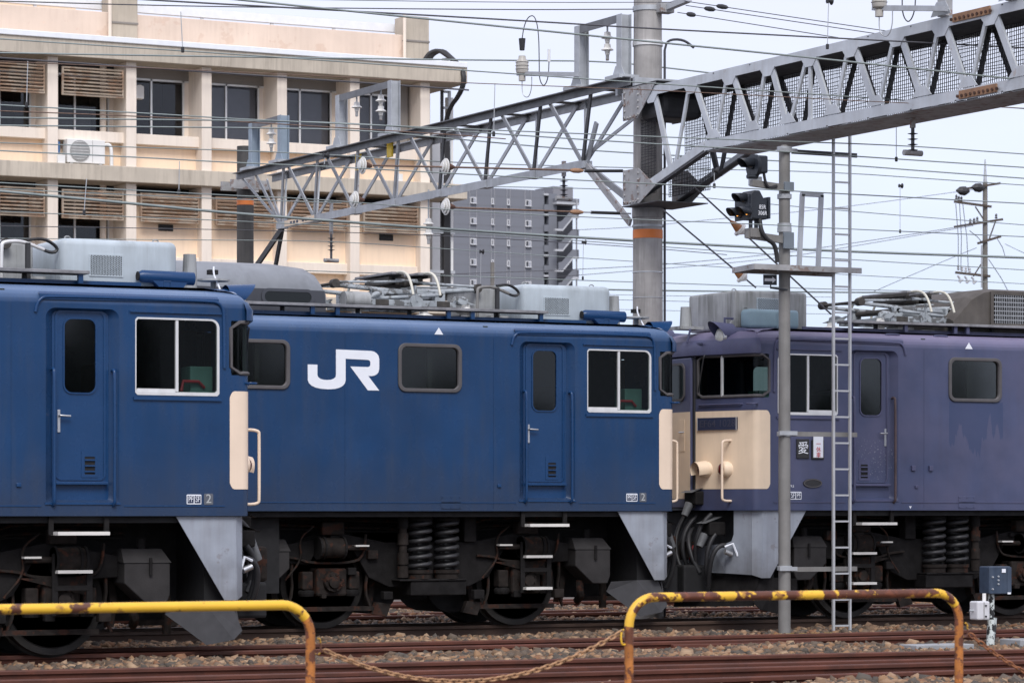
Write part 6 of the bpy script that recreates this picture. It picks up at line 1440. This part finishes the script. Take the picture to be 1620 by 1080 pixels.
for x in (ax0+.1, ax1-.2): MB().box(x,x+.1,BY+.3+AB,BY+.75+AB,zf1,zf1+.06).build('foot', M['ac_grille'], AC)
MB().tube(smoothpath([Vector((ax1+.02,BY+.5+AB,zf1+.7)),Vector((ax1+.22,BY+.45+AB,zf1+.72)),Vector((ax1+.25,BY+.4+AB,zf1+.5)),Vector((ax1+.25,BY+.4+AB,zf1+.02))],2), .06, 8).build('pipe', M['ac_white'], AC, smooth=60)
bb_ = MB().box(X_(86,BY),X_(95,BY),BY+.0,BY+.22,zf1+.38,zf1+.75).build('blue_box', M['blue_box'], None, bevel=.01); tag(bb_, 'small blue box on the ledge left of the air conditioner', 'box')
bb_ = MB().box(X_(91,BY-.4),X_(103,BY-.4),BY-.42,BY-.2,zf1+.005,zf1+.28).build('white_box', M['ac_white'], None, bevel=.01); tag(bb_, 'small white box on the ledge below the blue box', 'box')
bb_ = MB().box(X_(628,BY-.4),X_(637,BY-.4),BY-.42,BY-.2,zf1+.005,zf1+.26).build('white_box', M['ac_white'], None, bevel=.01); tag(bb_, 'small white box on the ledge behind the lattice beam', 'box')
# cable rack running down past the building corner, black conduits curling over the slab
CRk = thing('cable_rack', 'vertical cable rack with black conduits beside the building corner', 'cable rack', (X_(706,BY+.5), BY+.5, 0))
xk = X_(705,BY+.5); 
for dx in (-.14, .14): MB().bar((xk+dx,BY+.5,2), (xk+dx,BY+.5,Z_(705,140)), .06, .10).build('rail', M['galv_white'] if dx > 0 else M['girder_dark'], CRk)
MB().box(xk+.10,xk+.34,BY+.6,BY+.75,2,Z_(705,150)).build('white_trunking', M['ac_white'], CRk)
for k in range(26): MB().box(xk-.12,xk+.12,BY+.47,BY+.53,3+k*.55,3.08+k*.55).build('rung', M['galv'], CRk)
for k in range(3):
    z = Z_(705,132)
    MB().tube(smoothpath([Vector((X_(684+k*3),BY+1.,zr1-.1)),Vector((X_(692+k*4),BY+.9,zr1+.55)),Vector((X_(706+k*4),BY+.7,zr1+.75)),Vector((X_(716+k*2),BY+.4,zr1+.5)),Vector((X_(719+k),BY-.68,zr1-.1)),Vector((X_(718+k),BY-.68,zr0-.2)),Vector((X_(710),BY+.2,zr0-.9)),Vector((xk-.08+.08*k,BY+.42,zr0-1.8)),Vector((xk-.08+.08*k,BY+.42,2))],2), .07, 7).build('conduit', M['rubber'], CRk, smooth=60)
for py in (365, 428): MB().bar((xr+.1,BY+.5,Z_(690,py)), (xk+.3,BY+.5,Z_(690,py)+.0), .25, .10).build('bracket', M['galv'], CRk)
MB().box(X_(684,BY+4),X_(698,BY+4),BY+4,BY+4.4,0,Z_(690,200,BY+4)).build('white_column', M['aptwhite'], None)
tag(bpy.data.objects['white_column'], 'pale column behind the cable rack at the building corner', 'column')
# ------------------------------------------------------------------ apartment block, far behind
mat('aptpipe', (.36,.36,.38), .7, var=.05); mat('aptjoint', (.19,.19,.205), .8, var=0)
AY = 430.; XA = lambda px, Y=AY: at(px, 400, Y).x; ZA = lambda py, px=810, Y=AY: at(px, py, Y).z
AP = thing('apartment_block', 'grey apartment block with an outside staircase, far behind the tracks', 'building', (XA(810), AY, 0))
def ab(nm, m, px0, px1, z0, z1, y0, y1, par=AP): return MB().box(XA(px0,y0),XA(px1,y0),y0,y1,z0,z1).build(nm, M[m], par)
ztop = ZA(299); fh = ZA(315)-ZA(347.3)
main = ab('main_wall', 'aptwall', 690, 861, -2, ztop, AY, AY+14)
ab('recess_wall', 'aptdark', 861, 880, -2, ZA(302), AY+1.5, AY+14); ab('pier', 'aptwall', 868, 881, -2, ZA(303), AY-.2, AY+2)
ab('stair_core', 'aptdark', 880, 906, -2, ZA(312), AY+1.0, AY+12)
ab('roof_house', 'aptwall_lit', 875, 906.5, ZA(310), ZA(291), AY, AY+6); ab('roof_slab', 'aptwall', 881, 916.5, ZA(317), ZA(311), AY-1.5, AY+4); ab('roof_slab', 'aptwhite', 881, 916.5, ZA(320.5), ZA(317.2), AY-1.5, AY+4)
for k in range(9):
    z = ZA(320)-k*fh
    for px, w_ in ((744,9),(777,3.6),(802,3.8),(831,9)):
        wn = MB().box(XA(px),XA(px+w_),AY-.12,AY-.0,z-.45,z+.45).build('window', M['winwhite'], AP)
        MB().box(XA(px+.9),XA(px+w_*.48),AY-.16,AY-.121,z-.34,z+.36).build('pane', M['aptdark'], wn)
        MB().box(XA(px+w_*.55),XA(px+w_-.9),AY-.16,AY-.121,z-.34,z+.36).build('pane', M['winpane'] if 'winpane' in M else mat('winpane', (.35,.36,.40), .2, var=.1), wn)
        MB().box(XA(px-.3),XA(px+w_+.3),AY-.35,AY,z-.55,z-.45).build('sill', M['aptwhite'], wn)
    for px in (742.5, 753.5, 776.6, 782, 801.5, 806.5, 830, 839.5) if k == 0 else ():
        MB().box(XA(px),XA(px+.5),AY-.08,AY,-2,ztop).build('downpipe', M['aptpipe'], AP)
    zb_ = ZA(330)-k*fh
    # recessed balconies and stair flights
    ab('balcony_slab', 'aptwhite', 861, 868, zb_+fh*.72, zb_+fh*.82, AY-.3, AY+2); ab('balcony_front', 'aptwall', 861, 868, zb_-fh*.05, zb_+fh*.28, AY-.3, AY)
    if k:
        st_ = MB(); y_ = AY-2.0
        X2 = lambda q: XA(q, y_)
        pts = [(X2(884),zb_+fh*.05),(X2(890),zb_+fh*.05),(X2(907),zb_+fh*.72),(X2(916),zb_+fh*.72),(X2(916),zb_+fh*1.07),(X2(907),zb_+fh*1.07),(X2(890),zb_+fh*.45),(X2(884),zb_+fh*.40)]
        fo_ = st_.prism(pts, lambda a, c: Vector((a,y_,c)), lambda a, c: Vector((a,y_+.3,c))).build('stair_flight', M['aptwall'], AP)
        pts = [(X2(878),zb_-fh*.05),(X2(890),zb_-fh*.05),(X2(907),zb_+fh*.62),(X2(916),zb_+fh*.62),(X2(916),zb_+fh*.72),(X2(907),zb_+fh*.72),(X2(890),zb_+fh*.05),(X2(878),zb_+fh*.05)]
        MB().prism(pts, lambda a, c: Vector((a,y_-.1,c)), lambda a, c: Vector((a,y_+.4,c))).build('string', M['aptwhite'], fo_)
MB().box(XA(912.8,AY-2),XA(913.6,AY-2),AY-2,AY-1.6,-2,ZA(312)).build('stair_post', M['aptwhite'], AP)
for k in range(30): ab('cladding_joint', 'aptjoint', 700, 861, ztop-1.2-k*1.52, ztop-1.15-k*1.52, AY-.02, AY) if k < 20 else None
# low far roofs along the horizon so that the gaps under and between things have a back
HZm = MB().box(XA(-600,300), XA(2400,300), 300, 310, -1, 9).build('distant_houses', M['aptdark'], None); tag(HZm, 'low grey row of far roofs glimpsed behind the locomotives', 'houses', kind='stuff')
# ------------------------------------------------------------------ yellow pipe barriers and chains
RY = 16.0
def barrier(label, px0, px1, ytop, legl, m, grp='yellow pipe barriers'):
    z = at((px0+px1)/2, ytop, RY).z; xa, xb = at(px0,ytop,RY).x, at(px1,ytop,RY).x; rb = .17
    t = thing('pipe_barrier', label, 'barrier', (xb, RY, -.3), grp)
    pts = []
    def bend(cx, a0, a1): return [Vector((cx+rb*math.cos(R(a0+(a1-a0)*i/8)), RY, z-rb+rb*math.sin(R(a0+(a1-a0)*i/8)))) for i in range(9)]
    lw = []
    if legl: pts += bend(xa+rb, 180, 90)
    else: pts += [Vector((xa,RY,z))]
    pts += bend(xb-rb, 90, 0)[:6]
    top = MB().tube(pts, .0275, 16).build('top_pipe', M[m], t, smooth=60)
    MB().tube(bend(xb-rb, 90, 0)[5:]+[Vector((xb,RY,z-.25)), Vector((xb,RY,-.3))], .0272, 16).build('leg', M['rust_post'], t, smooth=60)
    if legl: MB().tube([Vector((xa,RY,z-.165)), Vector((xa,RY,-.3))], .0272, 16).build('leg', M['rust_post'], t, smooth=60)
    for x, s in ((xb,1),)+(((xa,-1),) if legl else ()):
        zh = z-.22; MB().tube(smoothpath([Vector((x+s*.02,RY,zh-.05)), Vector((x+s*.05,RY-.01,zh-.055)), Vector((x+s*.06,RY-.01,zh-.02)), Vector((x+s*.055,RY-.01,zh+.03)), Vector((x+s*.04,RY-.01,zh+.035))],2), .006, 8).build('chain_hook', M['yellow_rust'], t, smooth=60)
    return xa, xb, z
b1 = barrier('yellow pipe barrier with rust spots, cut by the left edge of the picture', -320, 491, 962, False, 'yellow_rust')
b2 = barrier('heavily rusted yellow pipe barrier in front of the purple locomotive', 995, 1517, 941, True, 'yellow_rust_more')
b3x = at(2050, 941, RY).x
def chain(label, xa, za, xb, zb, sag, m, clipx=None):
    t = thing('chain', label, 'chain', (xa, RY, za), 'rusty chains between the barriers')
    L_ = math.hypot(xb-xa, zb-za)*1.02; n = int(L_/.036); lk = None
    for i in range(n):
        f = (i+.5)/n; x = xa+(xb-xa)*f; z = za+(zb-za)*f-sag*4*f*(1-f); dz_ = (zb-za)-sag*4*(1-2*f); a = math.atan2(dz_, xb-xa)
        if lk is None:
            pts = [Vector((.026*math.cos(R(k))*(1), .013*math.sin(R(k)), 0)) for k in range(0,360,36)]
            lk = MB().tube(pts, .0058, 5, closed=True).build('link', M[m], None, smooth=80); lk.parent = t; o = lk
        else: o = bpy.data.objects.new('link', lk.data); COL.objects.link(o); o.parent = t
        o.location = Vector((x, RY, z))-Vector((xa,RY,za)); o.rotation_euler = (R(45 if i % 2 else -45)+R(random.uniform(-12,12)), -a, 0)
    return t
z1h, z2h = at(505,1028,RY).z, at(985,1000,RY).z
chain('rusty chain sagging between the two yellow barriers', b1[1]+.085, z1h, b2[0]-.06, z2h, .225, 'chain_rust')
chain('dark rusty chain hanging off the right barrier towards the right edge', b2[1]+.08, at(1528,1002,RY).z, b2[1]+2.3, at(1528,1002,RY).z, .40, 'chain_end')
# ------------------------------------------------------------------ trackside boxes
TY = 29.7; tb = lambda px, py, dy=0.: at(px, py, TY+dy)
q0, q1 = tb(1557,939), tb(1591,895)
TB = thing('trackside_box', 'navy metal equipment box on a peeling post beside the track', 'equipment box', (tb(1570,1015).x, TY, -.15), 'trackside boxes')
MB().box(q0.x,q1.x,TY-.10,TY+.10,q0.z,q1.z).build('casing', M['box_blue'], TB, bevel=.012)
MB().box(tb(1585,900).x,q1.x+.004,TY-.106,TY+.1,q0.z+.01,q1.z-.01).build('side_panel', M['box_blue'], TB)
for (a, b_, c_, d_) in ((1576,899,1582,905),(1585,936,1590,939)): MB().box(tb(a,b_).x,tb(c_,d_).x,TY-.112,TY-.107,tb(a,d_).z,tb(a,b_).z).build('label_plate', M['white_mark'], TB)
for (x, y) in ((1571,911),(1571,917),(1571,923),(1562,912),(1562,931)): MB().lathe((tb(x,y).x,TY-.10,tb(x,y).z), [(.012,0),(.010,-.014)], 8, 'y').build('bolt', M['galv'], TB)
MB().box(tb(1565,940).x,tb(1571,940).x,TY-.03,TY+.03,-.2,q0.z+.05).build('post', M['post_peel'], TB, bevel=.006)
q0, q1 = tb(1539,980,-.15), tb(1559,950,-.15)
TB2 = thing('trackside_box', 'small light grey junction box on a pipe beside the navy box', 'equipment box', (q0.x, TY-.15, -.15), 'trackside boxes')
MB().box(q0.x,q1.x,TY-.24,TY-.08,q0.z,q1.z).build('casing', M['box_grey'], TB2, bevel=.018)
MB().bar((q0.x+.09,TY-.243,q0.z+.01), (q0.x+.09,TY-.243,q1.z-.01), .006, .006).build('door_seam', M['galv_pole'], TB2)
for y in (957, 974): MB().lathe((tb(1552,y,-.15).x,TY-.24,tb(1552,y,-.15).z), [(.012,0),(.010,-.014)], 8, 'y').build('bolt', M['rubber'], TB2)
MB().cyl((q0.x+.0,TY-.16,(q0.z+q1.z)/2), (q0.x-.05,TY-.16,(q0.z+q1.z)/2), .012, None, 8).build('hasp', M['galv'], TB2)
MB().cyl(tb(1557,955,-.12), tb(1557,938,-.12), .022, None, 10).build('stub_pipe', M['ac_white'], TB2)
MB().tube([Vector((tb(1555,980).x,TY-.16,q0.z)), Vector((tb(1553,1025).x,TY-.16,-.2))], [.045,.05], 10).build('post', M['post_peel'], TB2, smooth=60)
MB().tube([Vector((tb(1562,985).x,TY-.10,q0.z+.02)), Vector((tb(1560,1025).x,TY-.08,-.2))], .05, 10).build('conduit', M['post_peel'], TB2, smooth=60)

# ------------------------------------------------------------------ trees on the photographer's side of the line (they show in the window glass)
rng_ = np.random.default_rng(5); V = []; Fc = []
for k in range(17):
    tx, ty = 14+k*5.2+rng_.uniform(-1.5,1.5), -31+rng_.uniform(-5,4); h = rng_.uniform(5.2,8.8); r = rng_.uniform(1.5,2.6)
    n = 2600; q = rng_.normal(size=(n,3)); q /= np.linalg.norm(q,axis=1)[:,None]; q *= (rng_.random((n,1))**.4)*np.array([r,r,h*.36]); q += np.array([tx,ty,h*.62]); q[:,2] += rng_.normal(0,.2,n)
    for c_ in q:
        a_ = rng_.normal(size=3)*.075; b_ = rng_.normal(size=3)*.075; o_ = len(V); V += [tuple(c_-a_), tuple(c_+b_), tuple(c_+a_), tuple(c_-b_)]; Fc.append((o_,o_+1,o_+2,o_+3))
    tm = MB().tube([(tx,ty,-.2),(tx+.1,ty,h*.35),(tx,ty+.1,h*.75)], [.2,.14,.05], 7); o_ = len(V); V += tm.v; Fc += [tuple(i+o_ for i in f) for f in tm.f]
mat('leaf_dark', (.035,.055,.022), .7, var=.3, scale=2)
to_ = MB().add(V, Fc).build('tree_row', M['leaf_dark'], None, fix=False); tag(to_, 'row of dark leafy trees opposite the locomotives, mirrored in their windows', 'trees', kind='stuff')
